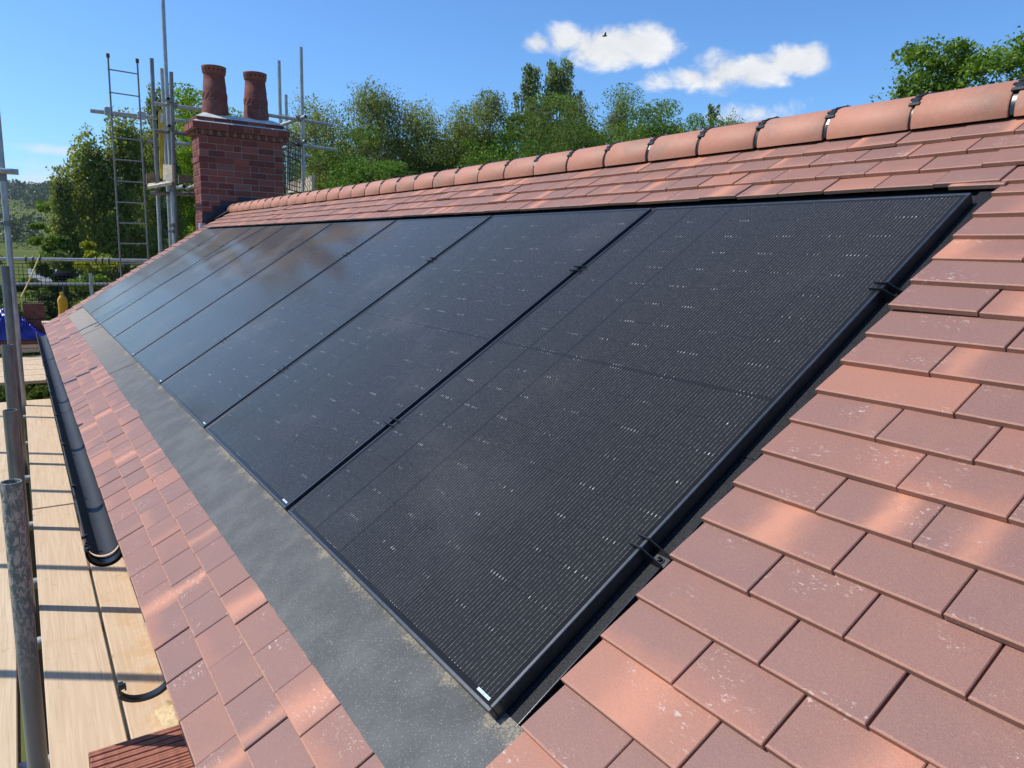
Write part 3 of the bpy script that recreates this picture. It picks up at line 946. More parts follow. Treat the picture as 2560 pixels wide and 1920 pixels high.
ordn = ["nearest black solar panel, largest in view, with thin silver wires and open right edge",
        "second black solar panel from the near end, behind the nearest one",
        "third black solar panel from the near end of the row",
        "fourth black solar panel from the near end, hazy sky reflection at its top",
        "fifth black solar panel from the near end, brown patches on its upper half",
        "sixth black solar panel from the near end, third from the chimney end",
        "seventh black solar panel, next to last before the far tiled verge",
        "farthest black solar panel, against the tiled verge below the chimney"]
p0 = make_panel()
for k in range(NP):
    o = p0 if k == 0 else copy_tree(p0)
    o.location = (0, k * PP, 0)
    tag(o, ordn[k], "solar panel", "black solar panels in a row on the roof")

# clamps: two folded fins hooked over the frames, on a bolted plate
def make_clamp(end):
    root = empty("panel_clamp", (0, 0, 0))
    yc = -.012 if end else -PG / 2
    for sgn in (-1, 1):
        fm = MB()
        v = sgn * .0125
        if end:
            prof = [(.026, .0015), (.026, .0075), (-.006, .0085), (-.046, -.020), (-.046, -.0335), (-.004, -.0335), (-.003, .0015)]
        else:
            prof = [(PG / 2 + .022, .0015), (PG / 2 + .022, .007), (-PG / 2 - .022, .007), (-PG / 2 - .022, .0015), (-PG / 2 + .001, .0015), (-PG / 2 + .003, -.034), (PG / 2 - .003, -.034), (PG / 2 - .001, .0015)]
            prof = [(a - PG / 2, h) for a, h in prof]
        nn = len(prof)
        vs = [RW(v - .0013, a, h) for a, h in prof] + [RW(v + .0013, a, h) for a, h in prof]
        fm.add(vs, [list(range(nn)), list(range(2 * nn - 1, nn - 1, -1))] + [(i, (i + 1) % nn, (i + 1) % nn + nn, i + nn) for i in range(nn)][::1])
        fm.build("hook", M['plastic'], root)
    bp = MB()
    if end:
        bp.frame_box(RW(0, -.027, -.0322), SV * .0115, YV * .019, NV * .0012, .0008)
    else:
        bp.frame_box(RW(0, -PG / 2, -.034), SV * .0115, YV * (PG / 2 - .002), NV * .0012, .0008)
    bp.build("base_plate", M['frame'], root)
    bo = MB(); yb = -.029 if end else -PG / 2
    bo.tube(RW(0, yb, -.031), RW(0, yb, -.0285), .0085, n=16)
    bo.tube(RW(0, yb, -.0285), RW(0, yb, -.022), .0055, n=6)
    bo.tube(RW(0, yb, -.022), RW(0, yb, -.017), .003, n=8)
    bo.build("bolt", M['frame'], root)
    return root
ec = make_clamp(True)
for q, (v, lb) in enumerate(((.418, "lower black end clamp with open bolt plate on the nearest panel's right edge"),
                             (1.30, "upper black end clamp hooked over the nearest panel's right edge beside the tiles"))):
    o = ec if q == 0 else copy_tree(ec)
    o.location = tuple(SV * v); tag(o, lb, "panel clamp", "end clamps on the nearest panel's free edge")
mc = make_clamp(False)
nm = ["first", "second", "third", "fourth", "fifth", "sixth", "seventh", "eighth"]
first = True
for k in range(1, NP):
    for v, wd in ((.415, "lower"), (1.295, "upper")):
        o = mc if first else copy_tree(mc); first = False
        vv = v + (.012 * k if wd == "upper" else .002 * k)
        o.location = tuple(SV * vv + YV * (k * PP))
        tag(o, f"{wd} small black clamp bridging the gap between {nm[k-1]} and {nm[k]} panel", "panel clamp", "mid clamps in the gaps between panels")

# ================================================================== SCAFFOLD ALONG THE EAVES
ZB = -.90
esc = empty("scaffold", (-.69, 3.0, GROUND))
tag(esc, "galvanised tube scaffold standing along the eaves at the left edge", "scaffold")
TR = .0275
def pole(p0, p1, mat, parent, name="pole", r=TR, hollow=.004):
    mb = MB(); mb.tube(p0, p1, r, n=20, hollow=hollow); return mb.build(name, mat, parent)
def coupler(p, parent, mat=None, s=.045, dirv=(0, 0, 1)):
    mb = MB(); p = np.array(p, float)
    dv = np.array(dirv, float); dv /= np.linalg.norm(dv)
    mb.tube(p - dv * s * .55, p + dv * s * .55, TR + .008, n=14)
    e = np.cross(dv, (.3, .8, .2)); e /= np.linalg.norm(e)
    mb.frame_box(p + e * (TR + .014), e * .014, np.cross(dv, e) * .02, dv * .018, .004)
    mb.tube(p + e * (TR + .01) - np.cross(dv, e) * .03, p + e * (TR + .01) + np.cross(dv, e) * .04, .008, n=6)
    return mb.build("coupler", mat or M['steel_dk'], parent)
tops = [((27, 1204), 2.1, M['flake']), ((24.8, 1025), 3.2, M['steel_dk']), ((17, 862), 4.1, M['steel_dk']), ((11.5, 665), 5.25, M['steel_dk'])]
for (px, dd, mt) in tops:
    P = atD(px[0], px[1], dd)
    pole((P[0], P[1], GROUND), P, mt, esc)
P = atD(13, 511, 7.08)
pole((P[0], P[1], GROUND), (P[0], P[1], 4.2), M['steel'], esc)
for zc in (.92,): coupler((P[0], P[1], zc), esc)
q_ = atD(13, 430, 7.08); pole((P[0] - .35, P[1] - .03, q_[2]), (P[0] + .13, P[1] - .06, q_[2]), M['steel'], esc, "transom")
coupler((P[0], P[1], q_[2] - .04), esc, s=.09)
# outer row of standards and their rails, left of the picture
for y in (3.05, 4.2, 5.6, 6.65, 8.1, 0.6):
    pole((-1.9, y, GROUND), (-1.9, y, 1.58), M['steel_dk'], esc)
for zz in (.1, -.42): pole((-1.955, -3, zz), (-1.955, 9.3, zz), M['steel'], esc, "guard_rail")
# transoms below the boards, ends showing in the gap
for y in (.4, 1.72, 2.62, 3.3, 4.22, 5.3, 6.4, 7.55):
    pole((-2.0, y, ZB - .038 - TR), (-.19, y, ZB - .038 - TR), M['steel'], esc, "transom")
for xx in (-.76, -1.84): pole((xx, -3, ZB - .042 - 3 * TR), (xx, 9.3, ZB - .042 - 3 * TR), M['steel_dk'], esc, "ledger")

def board(lo, hi, label, group="scaffold boards of the eaves walkway", rot=0.0, mat=None):
    root = empty("scaffold_board", ((lo[0] + hi[0]) / 2, (lo[1] + hi[1]) / 2, lo[2]))
    c = np.array(root.location)
    mb = MB()
    h = (np.array(hi) - np.array(lo)) / 2
    mb.frame_box((0, 0, h[2]), (h[0], 0, 0), (0, h[1], 0), (0, 0, h[2]), .003)
    o = mb.build("plank", mat or M['board']); o.parent = root
    if h[1] > h[0]:
        for s in (-1, 1):
            eb = MB()
            eb.frame_box((0, s * (h[1] + .0006), h[2]), (h[0] * .96, 0, 0), (0, .0006, 0), (0, 0, h[2] * .8)); o = eb.build("end_band", M['steel_dk']); o.parent = root
    else:
        for s in (-1, 1):
            eb = MB()
            eb.frame_box((s * (h[0] + .0006), 0, h[2]), (.0006, 0, 0), (0, h[1] * .96, 0), (0, 0, h[2] * .8)); o = eb.build("end_band", M['steel_dk']); o.parent = root
    root.rotation_euler = (0, 0, rot)
    tag(root, label, "scaffold board", group)
    return root
zt_ = ZB; zl = ZB - .038
board((-.647, -2.2, zl), (-.422, 4.335, zt_), "long pale scaffold board between the poles and gutter, nearest the camera")
board((-.645, 4.352, zl), (-.420, 8.12, zt_ + .002), "second pale scaffold board in line behind the near middle board")
board((-.410, -2.2, zl), (-.185, 4.80, zt_), "near sand stained scaffold board tucked below the eaves")
board((-.408, 4.82, zl), (-.185, 8.15, zt_ - .002), "far inner scaffold board below the gutter", rot=.002)
board((-.960, -2.2, zl), (-.735, 4.9, zt_), "near scaffold board left of the flaking pole at the picture edge")
board((-.958, 4.92, zl), (-.733, 8.12, zt_), "far scaffold board left of the row of poles")
board((-1.19, -2.2, zl), (-.966, 8.1, zt_), "scaffold board second in from the outer poles")
board((-1.42, -2.2, zl), (-1.196, 8.1, zt_), "outermost scaffold board of the walkway")
# return platform past the gable
fy = 9.38
fl_lab = ["front", "second", "third", "fourth", "fifth", "sixth", "seventh", "eighth", "ninth", "tenth"]
for q in range(10):
    y0 = fy + q * .232
    if y0 < 9.9 - .1: x1 = -.19
    else: x1 = 2.1
    zz = zt_ + (.0 if q % 2 else .003)
    board((-2.3, y0, zz - .038), (x1, y0 + .225, zz), f"{fl_lab[q]} cross board of the far return platform", "cross boards of the far platform")
# raised pile of boards carrying tarp and tiles
for q in range(3):
    zz = ZB + .04 + q * .062
    nmx = ["lowest", "middle", "top"][q]
    board((-1.9, 11.75, zz), (-.32 + .02 * q, 11.98, zz + .055), f"{nmx} plank in the raised pile before the blue tarpaulin", "planks piled on the far platform", mat=M['darktile'] if q == 2 else None)

# gable end guard rails with brick guards
GY = 12.5
A = atY(-60, 648, GY); B = atY(345, 651, GY)
pole((A[0] - 1.5, GY, A[2]), (B[0] + .5, GY, B[2]), M['steel'], esc, "guard_rail")
A2 = atY(0, 712, GY); 
pole((A2[0] - 1.5, GY, A2[2]), (B[0] + .5, GY, A2[2] + .01), M['steel'], esc, "guard_rail")
for px in (226,):
    Q = atY(px, 683, GY - .08); pole((Q[0], GY - .08, GROUND), (Q[0], GY - .08, Q[2]), M['steel'], esc)
pole((-1.9, GY - .06, GROUND), (-1.9, GY - .06, 1.4), M['steel_dk'], esc)
def guard(name, origin, ex, ez, w_, h_, label, step=.055, rw=.0032, hooks=True):
    root = empty(name, tuple(origin))
    mb = MB(); ex = np.array(ex, float); ez = np.array(ez, float)
    nx = int(w_ / step); nz = int(h_ / step)
    o3 = np.array(origin, float)
    for i in range(nx + 1):
        a = o3 + ex * (w_ * i / nx); mb.tube(a, a + ez * h_, rw if i % 4 else rw * 1.5, n=5, cap=False)
    for j in range(nz + 1):
        a = o3 + ez * (h_ * j / nz); mb.tube(a, a + ex * w_, rw if j % 3 else rw * 1.5, n=5, cap=False)
    mb.build("wire_mesh", M['plastic'], root)
    if hooks:
        for i in (.18, .24, .3, .8, .86, .92):
            hk = MB()
            a = o3 + ex * (w_ * i) + ez * h_
            pts = [a, a + ez * .09, a + ez * .115 + np.array([0, .035, 0]), a + ez * .09 + np.array([0, .075, 0]), a + ez * .02 + np.array([0, .075, 0])]
            hk.path(pts, .009, 6)
            hk.build("hook", M['plastic'], root)
    tag(root, label, "mesh guard", "black wire mesh guards on the scaffold")
zg0 = -.62
topz = A[2] - .06
guard("mesh_guard", (-2.05, GY - .04, zg0), (1, 0, 0), (0, 0, 1), 1.26, topz - zg0, "left black wire mesh guard behind the blue tarpaulin")
guard("mesh_guard", (-.76, GY - .04, zg0 + .01), (1, 0, 0), (0, 0, 1), 1.5, topz - zg0, "right black wire mesh guard behind the amber bottle")

# cord hanging from the rail
c0 = atY(96, 646, GY - .07); c1 = atY(53, 742, 12.1)
mb = MB()
pts = [c0 + (c1 - c0) * t + np.array([0, 0, -.02 * math.sin(math.pi * t)]) for t in np.linspace(0, 1, 9)]
pts += [c1 + np.array([.0, -.02, -.2]), c1 + np.array([.1, -.05, -.30])]
mb.path(pts, .011, 6)
tag(mb.build("cord", M['rope']), "yellow cord slung from the far guard rail", "cord")

# blue tarpaulin heap
mb = MB()
cx, cy, cz = -.86, 12.02, ZB + .23
NU, NVv = 60, 36
rt = np.random.RandomState(4)
waves = [(rt.uniform(3, 24), rt.uniform(3, 24), rt.uniform(0, 6.3), rt.uniform(.012, .045)) for _ in range(16)]
vs = []
for i in range(NU + 1):
    for j in range(NVv + 1):
        u, v = i / NU, j / NVv
        x = cx + (u - .5) * 1.22; y = cy + (v - .5) * .62
        prof = .40 * (max(0, math.sin(math.pi * min(1, u * 1.0))) ** .6) * (max(0, math.sin(math.pi * v)) ** .5)
        prof *= (1.0 if u < .58 else max(0.12, 1 - (u - .58) * 2.05))
        f = sum(a * abs(math.sin(fx * u * 3 + fy_ * v * 2 + p)) for fx, fy_, p, a in waves)
        vs.append((x, y, cz + prof + (f - .28) * min(1, prof * 5)))
mb.add(vs, [(i * (NVv + 1) + j, (i + 1) * (NVv + 1) + j, (i + 1) * (NVv + 1) + j + 1, i * (NVv + 1) + j + 1) for i in range(NU) for j in range(NVv)], smooth=True)
mb.add([(cx - .61, cy - .31, cz - .002), (cx + .61, cy - .31, cz - .002), (cx + .61, cy + .31, cz - .002), (cx - .61, cy + .31, cz - .002)], [(0, 1, 2, 3)])
tag(mb.build("tarpaulin", M['tarp']), "crumpled blue tarpaulin heaped on the far platform", "tarpaulin")

# dark tile packs, two by two
pk = atY(57, 760, 12.1); pk2 = atY(111, 760, 12.1)
wP = (pk2[0] - pk[0]) / 2
hP = .232
zP = ZB + .005
base_z = atY(60, 758, 12.1)[2] - 2 * hP
sup = MB()
sup.box((pk[0] - .02, 12.02, zP + .002), (pk2[0] + .02, 12.28, base_z - .002), .006)
for q in range(3): sup.box((pk[0] - .02, 12.015, zP + .03 + q * .09), (pk2[0] + .02, 12.02, zP + .035 + q * .09))
tag(sup.build("timber_crate", M['wood_dk']), "dark timber crate below the stacked tile packs", "crate")
k = 0
for zz, zn in ((base_z, "bottom"), (base_z + hP + .002, "top")):
    for q, qn in ((0, "left"), (1, "right")):
        mb = MB()
        x0 = pk[0] + q * wP + .004; x1 = x0 + wP - .008
        n_ = 14
        for t in range(n_):
            yy = 12.03 + t * .0165
            mb.box((x0 + random.uniform(0, .004), yy, zz + .001), (x1 - random.uniform(0, .004), yy + .0135, zz + hP - .004 - random.uniform(0, .004)), .002)
        tag(mb.build("tile_pack", M['darktile']), f"{zn} {qn} pack of dark red tiles stacked before the mesh guard", "tile pack", "packs of tiles stacked on the far platform")

# amber bottle on a board end beyond the verge
bc = atY(156, 752, 10.45)
btm = bc[2] - .27
root = empty("plastic_bottle", (bc[0], 10.45, btm))
mb = MB()
hw = atY(169, 752, 10.45)[0] - atY(143, 752, 10.45)[0]
prof = [(.30, 0), (.46, .01), (.46, .10), (.42, .17), (.45, .25), (.48, .31), (.44, .34), (.26, .385), (.15, .40), (.13, .415)]
N = 24
vs = []
for rr, zz in prof:
    for i in range(N):
        t = 2 * math.pi * i / N
        cxx = abs(math.cos(t)) ** .7 * (1 if math.cos(t) > 0 else -1); cyy = abs(math.sin(t)) ** .7 * (1 if math.sin(t) > 0 else -1)
        vs.append((bc[0] + cxx * rr * hw * 1.05, 10.45 + cyy * rr * hw * .75, btm + zz * .86))
fs = []
for q in range(len(prof) - 1):
    for i in range(N):
        fs.append((q * N + i, q * N + (i + 1) % N, (q + 1) * N + (i + 1) % N, (q + 1) * N + i))
fs.append(list(range((len(prof) - 1) * N, len(prof) * N))); fs.append(list(range(N))[::-1])
mb.add(vs, fs, smooth=True)
mb.build("body", M['orange_y'], root)
cpm = MB(); cpm.tube((bc[0] - .005, 10.45, btm + .355), (bc[0] - .005, 10.45, btm + .385), .02, n=14); cpm.build("cap", M['orange_y'], root)
tag(root, "amber yellow plastic bottle standing beyond the tiled verge", "bottle")
board((bc[0] - .25, 10.33, btm - .04), (1.35, 10.56, btm - .002), "narrow plank across the gable scaffold below the amber bottle", "planks of the gable scaffold")
for sx_ in (bc[0] - .1, 1.2):
    pole((sx_, 10.45, GROUND), (sx_, 10.45, btm - .042), M['steel_dk'], esc)

# tiles stacked on edge on the near boards
tA = np.array([-.535, 1.62]);
ang = math.atan2(0.0, 1)
first_t = None
rs = random.Random(2)
TZ = ZB
def edge_tile():
    mb = MB()
    mb.frame_box((0, 0, .083), (.13, 0, 0), (0, .0058, 0), (0, 0, .0825), .0018)
    return mb.build("roof_tile", M['stacktile'])
ti = edge_tile()
y = 1.365
for q in range(24):
    o = ti if q == 0 else ti.copy()
    if q: col.objects.link(o)
    gapx = rs.choice([0, 0, 0, .001, .002, .006]) 
    y -= .0132 + gapx
    sh_ = 0 if q < 7 else .035
    o.location = (-.415 + sh_ * .9 + rs.uniform(-.003, .003), y, TZ + rs.uniform(0, .0005))
    o.rotation_euler = (R_(rs.uniform(-1.2, 1.2)), 0, R_(rs.uniform(-.5, .5)))
    tag(o, "red clay tile standing on edge in the near stack on the boards", "roof tile", "clay tiles stacked on edge below the eaves")
# mortar droppings
mb = MB()
NU, NVv = 46, 14
vs = []
for i in range(NU + 1):
    for j in range(NVv + 1):
        u, v = i / NU, j / NVv
        yy = 1.72 - u * .62; xx = -.275 + (v - .5) * (.10 - .03 * u) + .012 * math.sin(u * 9)
        hgt = .055 * (math.sin(math.pi * v) ** .8) * (math.sin(math.pi * min(1, u * .9 + .08)) ** .5)
        vs.append((xx + rs.uniform(-.003, .003), yy + rs.uniform(-.003, .003), ZB + .0015 + max(0, hgt + rs.uniform(-.008, .012) * (hgt > .004))))
mb.add(vs, [(i * (NVv + 1) + j, i * (NVv + 1) + j + 1, (i + 1) * (NVv + 1) + j + 1, (i + 1) * (NVv + 1) + j) for i in range(NU) for j in range(NVv)], smooth=True)
tag(mb.build("mortar_heap", M['sand']), "ridge of crumbly yellow mortar dropped beside the stacked tiles", "mortar")

# ================================================================== SCAFFOLD ROUND THE CHIMNEY
csc = empty("scaffold", (1.5, 11.0, GROUND))
tag(csc, "galvanised tube scaffold wrapped round the brick chimney", "scaffold")
def vpole(px, top, Y, mat=None, zbot=GROUND, r=.0275):
    P = atY(px, top, Y); pole((P[0], Y, zbot), (P[0], Y, P[2]), mat or M['steel'], csc, r=r); return P
def htube(pa, pb, Y, mat=None, name="ledger", Yb=None, r=.0275):
    A = atY(pa[0], pa[1], Y); B = atY(pb[0], pb[1], Yb if Yb else Y)
    pole(A, B, mat or M['steel'], csc, name, r=r); return A, B
def leanpole(pa, pb, Y, ext=None, mat=None):
    A = atY(pa[0], pa[1], Y); B = atY(pb[0], pb[1], Y)
    d_ = (B - A); B2 = A + d_ * ((GROUND - A[2]) / d_[2]); pole(B2, A, mat or M['steel'], csc)
leanpole((379, 146), (392, 428), 11.3, mat=M['steel_dk'])
vpole(404, 171, 12.2)
leanpole((405, -40), (426, 420), 11.1)
leanpole((427.5, 180), (436, 470), 10.6, mat=M['steel_dk'])
# lower legs seen below the platform
leanpole((394, 470), (400, 600), 11.2); leanpole((430, 466), (436, 590), 10.7)
htube((386, 259), (512, 275), 10.75); htube((226, 277), (392, 295), 11.2)
htube((386, 327), (480, 337), 10.8, M['steel_dk']); htube((432, 300), (478, 305), 12.0); htube((370, 354), (394, 356), 11.4, M['steel_dk'])
htube((430, 358), (476, 361), 12.0)
htube((376, 483), (486, 485), 10.9, M['steel_dk'])
for (px, py) in ((421, 247), (424, 315)):     # tube ends facing the camera
    A = atY(px, py, 10.45); pole(A, A + np.array([.15, .95, .02]), M['steel'], csc, "transom"); coupler(A + np.array([.03, .10, 0]), csc, dirv=(0, 0, 1))
for (px, py, qx, qy) in ((461, 466, 436, 471), (504, 459, 468, 472)):
    pole(atY(px, py, 9.95), atY(qx, qy, 10.9), M['steel'], csc, "transom")
for (px, py, Y) in ((437, 262, 10.6), (437, 331, 10.6), (388, 292, 11.2), (418, 262, 11.0), (419, 330, 11.0), (434, 476, 10.6), (394, 478, 11.1), (433, 563, 10.6), (432, 578, 10.6)):
    coupler(atY(px, py, Y), csc)
# right side
vpole(697, 152, 11.5); vpole(714.5, 237, 12.4); 
P = vpole(752, 118, 10.7)
htube((640, 283), (832, 313), 10.78); htube((700, 357), (842, 375), 10.78); htube((730, 385), (778, 393), 11.4)
for (px, py) in ((764, 291), (764, 353)):
    A = atY(px, py, 10.55); pole(A, A + np.array([-.30, 1.1, -.12]), M['steel'], csc, "transom"); coupler(A + np.array([-.05, .14, 0]), csc)
coupler(atY(751, 297, 10.7), csc); coupler(atY(753, 359, 10.7), csc)

def plank(name, pts, thick, mat, label, cat="plank", group=None):
    """board from four corner points (quad) with thickness"""
    P = [np.array(p, float) for p in pts]
    nrm = np.cross(P[1] - P[0], P[3] - P[0]); nrm /= np.linalg.norm(nrm)
    mb = MB()
    vs = P + [p - nrm * thick for p in P]
    mb.add(vs, [(0, 1, 2, 3), (7, 6, 5, 4), (0, 4, 5, 1), (1, 5, 6, 2), (2, 6, 7, 3), (3, 7, 4, 0)])
    return tag(mb.build(name, mat), label, cat, group)
G2 = "toe boards and planks round the chimney"
plank("toe_board", [atY(366, 461, 11.3), atY(398, 450, 11.3), atY(398, 432, 11.3), atY(366, 433, 11.3)], .038, M['wood_dk'], "dark weathered toe board left of the chimney platform", "toe board", G2)
plank("toe_board", [atY(407, 451, 10.55), atY(431, 454, 10.4), atY(430, 412, 10.4), atY(408, 411, 10.55)], .038, M['wood_lt'], "pale upright toe board end beside the chimney, hooked over its top", "toe board", G2)
plank("toe_board", [atY(447, 457, 11.6), atY(482, 457, 11.6), atY(480, 438, 11.6), atY(446, 437, 11.6)], .038, M['wood_dk'], "dark toe board seen between the scaffold poles and the brick stack", "toe board", G2)
plank("platform_plank", [atY(368, 466, 11.0), atY(428, 456, 10.5), atY(431, 451, 11.3), atY(370, 459, 11.5)], .038, M['wood_lt'], "pale plank lying at the foot of the yellow sheet", "plank", G2)
a_, b_ = atY(711, 460, 11.5), atY(781, 437, 10.35)
c_, d_ = atY(779, 476, 10.35), atY(716, 482, 11.5)
plank("toe_board", [d_, c_, b_, a_], .04, M['wood_lt'], "bright sunlit toe board right of the chimney above the ridge", "toe board", G2)
# hooks on the pale toe board
# mesh guard right of the stack
o0 = atY(706, 470, 10.05)
zt0 = atY(706, 316, 10.05)[2]
o1 = atY(749, 300, 10.75)
dv = np.array([o1[0] - o0[0], .7, 0]); L_ = np.linalg.norm(dv)
guard("mesh_guard", (o0[0], 10.05, o0[2]), dv / L_, (0, 0, 1), L_, zt0 - o0[2], "black wire mesh guard between the chimney and right scaffold pole", .075, .0065, False)

# yellow sheet with white notice on the left poles
ys = [atY(397, 283, 11.0), atY(401, 274, 11.0), atY(408, 272, 11.0), atY(411, 300, 11.0), atY(411, 430, 11.0), atY(404, 446, 11.0), atY(401, 446, 11.0), atY(398, 380, 11.0)]
mb = MB(); n = len(ys)
vs = ys + [p + np.array([0, .02, 0]) for p in ys]
mb.add(vs, [list(range(n))[::-1], list(range(n, 2 * n))] + [(i, (i + 1) % n, (i + 1) % n + n, i + n) for i in range(n)])
root = empty("yellow_sheet", tuple(ys[5]))
mb.build("sheet", M['yellow'], root)
mb = MB()
q0 = [atY(400, 309, 10.99), atY(408, 304, 10.99), atY(409, 284, 10.99), atY(402, 281, 10.99)]
mb.add(q0, [(0, 1, 2, 3)]); mb.build("notice", M['white'], root)
tag(root, "tall narrow yellow plastic sheet with white notice tied to scaffold poles", "sheet")

# ladder
lad = empty("ladder", tuple(atY(300, 700, 10.6)))
tag(lad, "steel ladder rising past the roof edge left of the scaffold poles", "ladder")
LT = atY(269.7, 138, 10.4); LB = atY(300, 640, 10.75); RT = atY(343, 151, 10.4); RB = atY(370.5, 640, 10.75)
def ext(A, B, f): return A + (B - A) * f
for A, B in ((LT, LB), (RT, RB)):
    mb = MB(); mb.tube(A, ext(A, B, 2.6), .0115, n=12, cap=True); mb.build("stile", M['alu'], lad)
    mb = MB(); mb.tube(A + np.array([0, 0, .02]), A - np.array([0, 0, .03]), .021, n=12); mb.build("end_cap", M['darktile'], lad)
nr = 24
for q in range(nr):
    f = .065 + q * .1085
    if f > 2.5: break
    mb = MB(); mb.tube(ext(LT, LB, f) - np.array([.015, 0, 0]), ext(RT, RB, f), .0085, n=10); mb.build("rung", M['alu'], lad)
for (px, py) in ((271, 278), (353, 289)):
    mb = MB(); A = atY(px, py, 11.05); mb.box(A - np.array([.05, .03, .055]), A + np.array([.05, .03, .055]), .008)
    mb.build("stile_bracket", M['steel'], csc)

# ================================================================== GROUND, HILLS
def ground_z(x, y):
    r_ = np.hypot(x, y); az = np.arctan2(x, y)
    t = np.clip((r_ - 230) / 900, 0, 1); t = t * t * (3 - 2 * t)
    Hh = 47 + 10 * np.sin(az * 5 + .6) + 6 * np.sin(az * 13)
    t2 = np.clip((r_ - 1100) / 1200, 0, 1)
    return GROUND + t * Hh - t2 * 25 + 1.5 * np.sin(x * .02) * np.sin(y * .017) * np.clip((r_ - 60) / 100, 0, 1)
radii = [0] + list(np.geomspace(6, 6000, 70))
NA = 160
vs = []; 
for r_ in radii:
    for i in range(NA):
        a = 2 * math.pi * i / NA
        x, y = r_ * math.sin(a), r_ * math.cos(a)
        vs.append((x, y, float(ground_z(x, y))))
fs = []
for q in range(len(radii) - 1):
    for i in range(NA):
        j = (i + 1) % NA
        fs.append((q * NA + i, (q + 1) * NA + i, (q + 1) * NA + j, q * NA + j))
mb = MB(); mb.add(vs, [f[::-1] for f in fs], smooth=True)
m, g, b = newmat("meadow")
geo = g.n('ShaderNodeNewGeometry').outputs['Position']
vo = g.n('ShaderNodeTexVoronoi'); g.set(vo, 'Vector', geo); vo.inputs['Scale'].default_value = .009
spc = g.n('ShaderNodeSeparateColor'); g.set(spc, 0, vo.outputs['Color'])
base = g.mix(spc.outputs[0], (.085, .115, .026), (.15, .165, .05))
base = g.mix(g.m('MULTIPLY', g.ss(g.noise(geo, .25, 6, .7), .4, .7), .5), base, (.06, .085, .025))
g.set(b, 'Base Color', base); b.inputs['Roughness'].default_value = 1.0; b.inputs['Specular IOR Level'].default_value = 0
tag(mb.build("ground", m), kind="structure")

# ================================================================== FOLIAGE
M['bark'] = simple("brown_bark", (.10, .075, .055), .9, 0, .3, 8, .5, 30)
m, g, b = newmat("birch_bark")
ob = g.n('ShaderNodeTexCoord').outputs['Object']
dk = g.ss(g.noise(g.scalev(ob, 2, 2, 7), 2.2, 5, .65), .56, .62)
g.set(b, 'Base Color', g.mix(dk, (.55, .53, .48), (.06, .05, .045))); b.inputs['Roughness'].default_value = .8
M['birchbark'] = m
M['lf_birch'] = leaf_material("birch_leaf", (0.25, 0.295, 0.09), .3, .58)
M['lf_birch2'] = leaf_material("birch_leaf_dull", (0.2, 0.245, 0.088), .3, .58)
M['lf_maple'] = leaf_material("maple_leaf", (0.115, 0.218, 0.024), .4, .4)
M['lf_bright'] = leaf_material("bright_leaf", (0.2, 0.33, 0.024), .35, .5)
M['lf_broad'] = leaf_material("broad_leaf", (0.128, 0.201, 0.039), .4)
M['lf_poplar'] = leaf_material("poplar_leaf", (.20, .265, .10), .4)
M['lf_conifer'] = leaf_material("conifer_leaf", (.035, .058, .022), .35, .2)
M['lf_yellow'] = leaf_material("yellow_leaf", (.34, .36, .03), .3, .4)
M['lf_hedge'] = leaf_material("hedge_leaf", (0.101, 0.151, 0.033), .4)
M['lf_ash'] = leaf_material("ash_leaf", (0.165, 0.272, 0.04), .35, .35)
M['lf_far'] = leaf_material("far_wood_leaf", (0.075, 0.11, 0.04), .35, .2)

def leaf_mesh(name, C, L, Wd, rs, up=.5, hang=None):
    """quads at centres C; L,Wd leaf length/width arrays"""
    n = len(C)
    nrm = rs.normal(size=(n, 3)); nrm[:, 2] += up; nrm /= np.linalg.norm(nrm, axis=1)[:, None]
    a = rs.normal(size=(n, 3))
    if hang is not None: a = a * .35 + np.array(hang)
    a -= nrm * np.sum(a * nrm, axis=1)[:, None]; a /= np.linalg.norm(a, axis=1)[:, None] + 1e-9
    bb = np.cross(nrm, a)
    V = np.empty((n, 4, 3))
    V[:, 0] = C - a * L[:, None] / 2; V[:, 1] = C - bb * Wd[:, None] / 2 + nrm * L[:, None] * .06
    V[:, 2] = C + a * L[:, None] / 2; V[:, 3] = C + bb * Wd[:, None] / 2 + nrm * L[:, None] * .06
    me = bpy.data.meshes.new(name)
    me.vertices.add(4 * n); me.loops.add(4 * n); me.polygons.add(n)
    me.vertices.foreach_set("co", V.reshape(-1).astype(np.float32))
    me.loops.foreach_set("vertex_index", np.arange(4 * n, dtype=np.int32))
    me.polygons.foreach_set("loop_start", np.arange(0, 4 * n, 4, dtype=np.int32))
    me.polygons.foreach_set("loop_total", np.full(n, 4, dtype=np.int32))
    me.update(calc_edges=True)
    return me

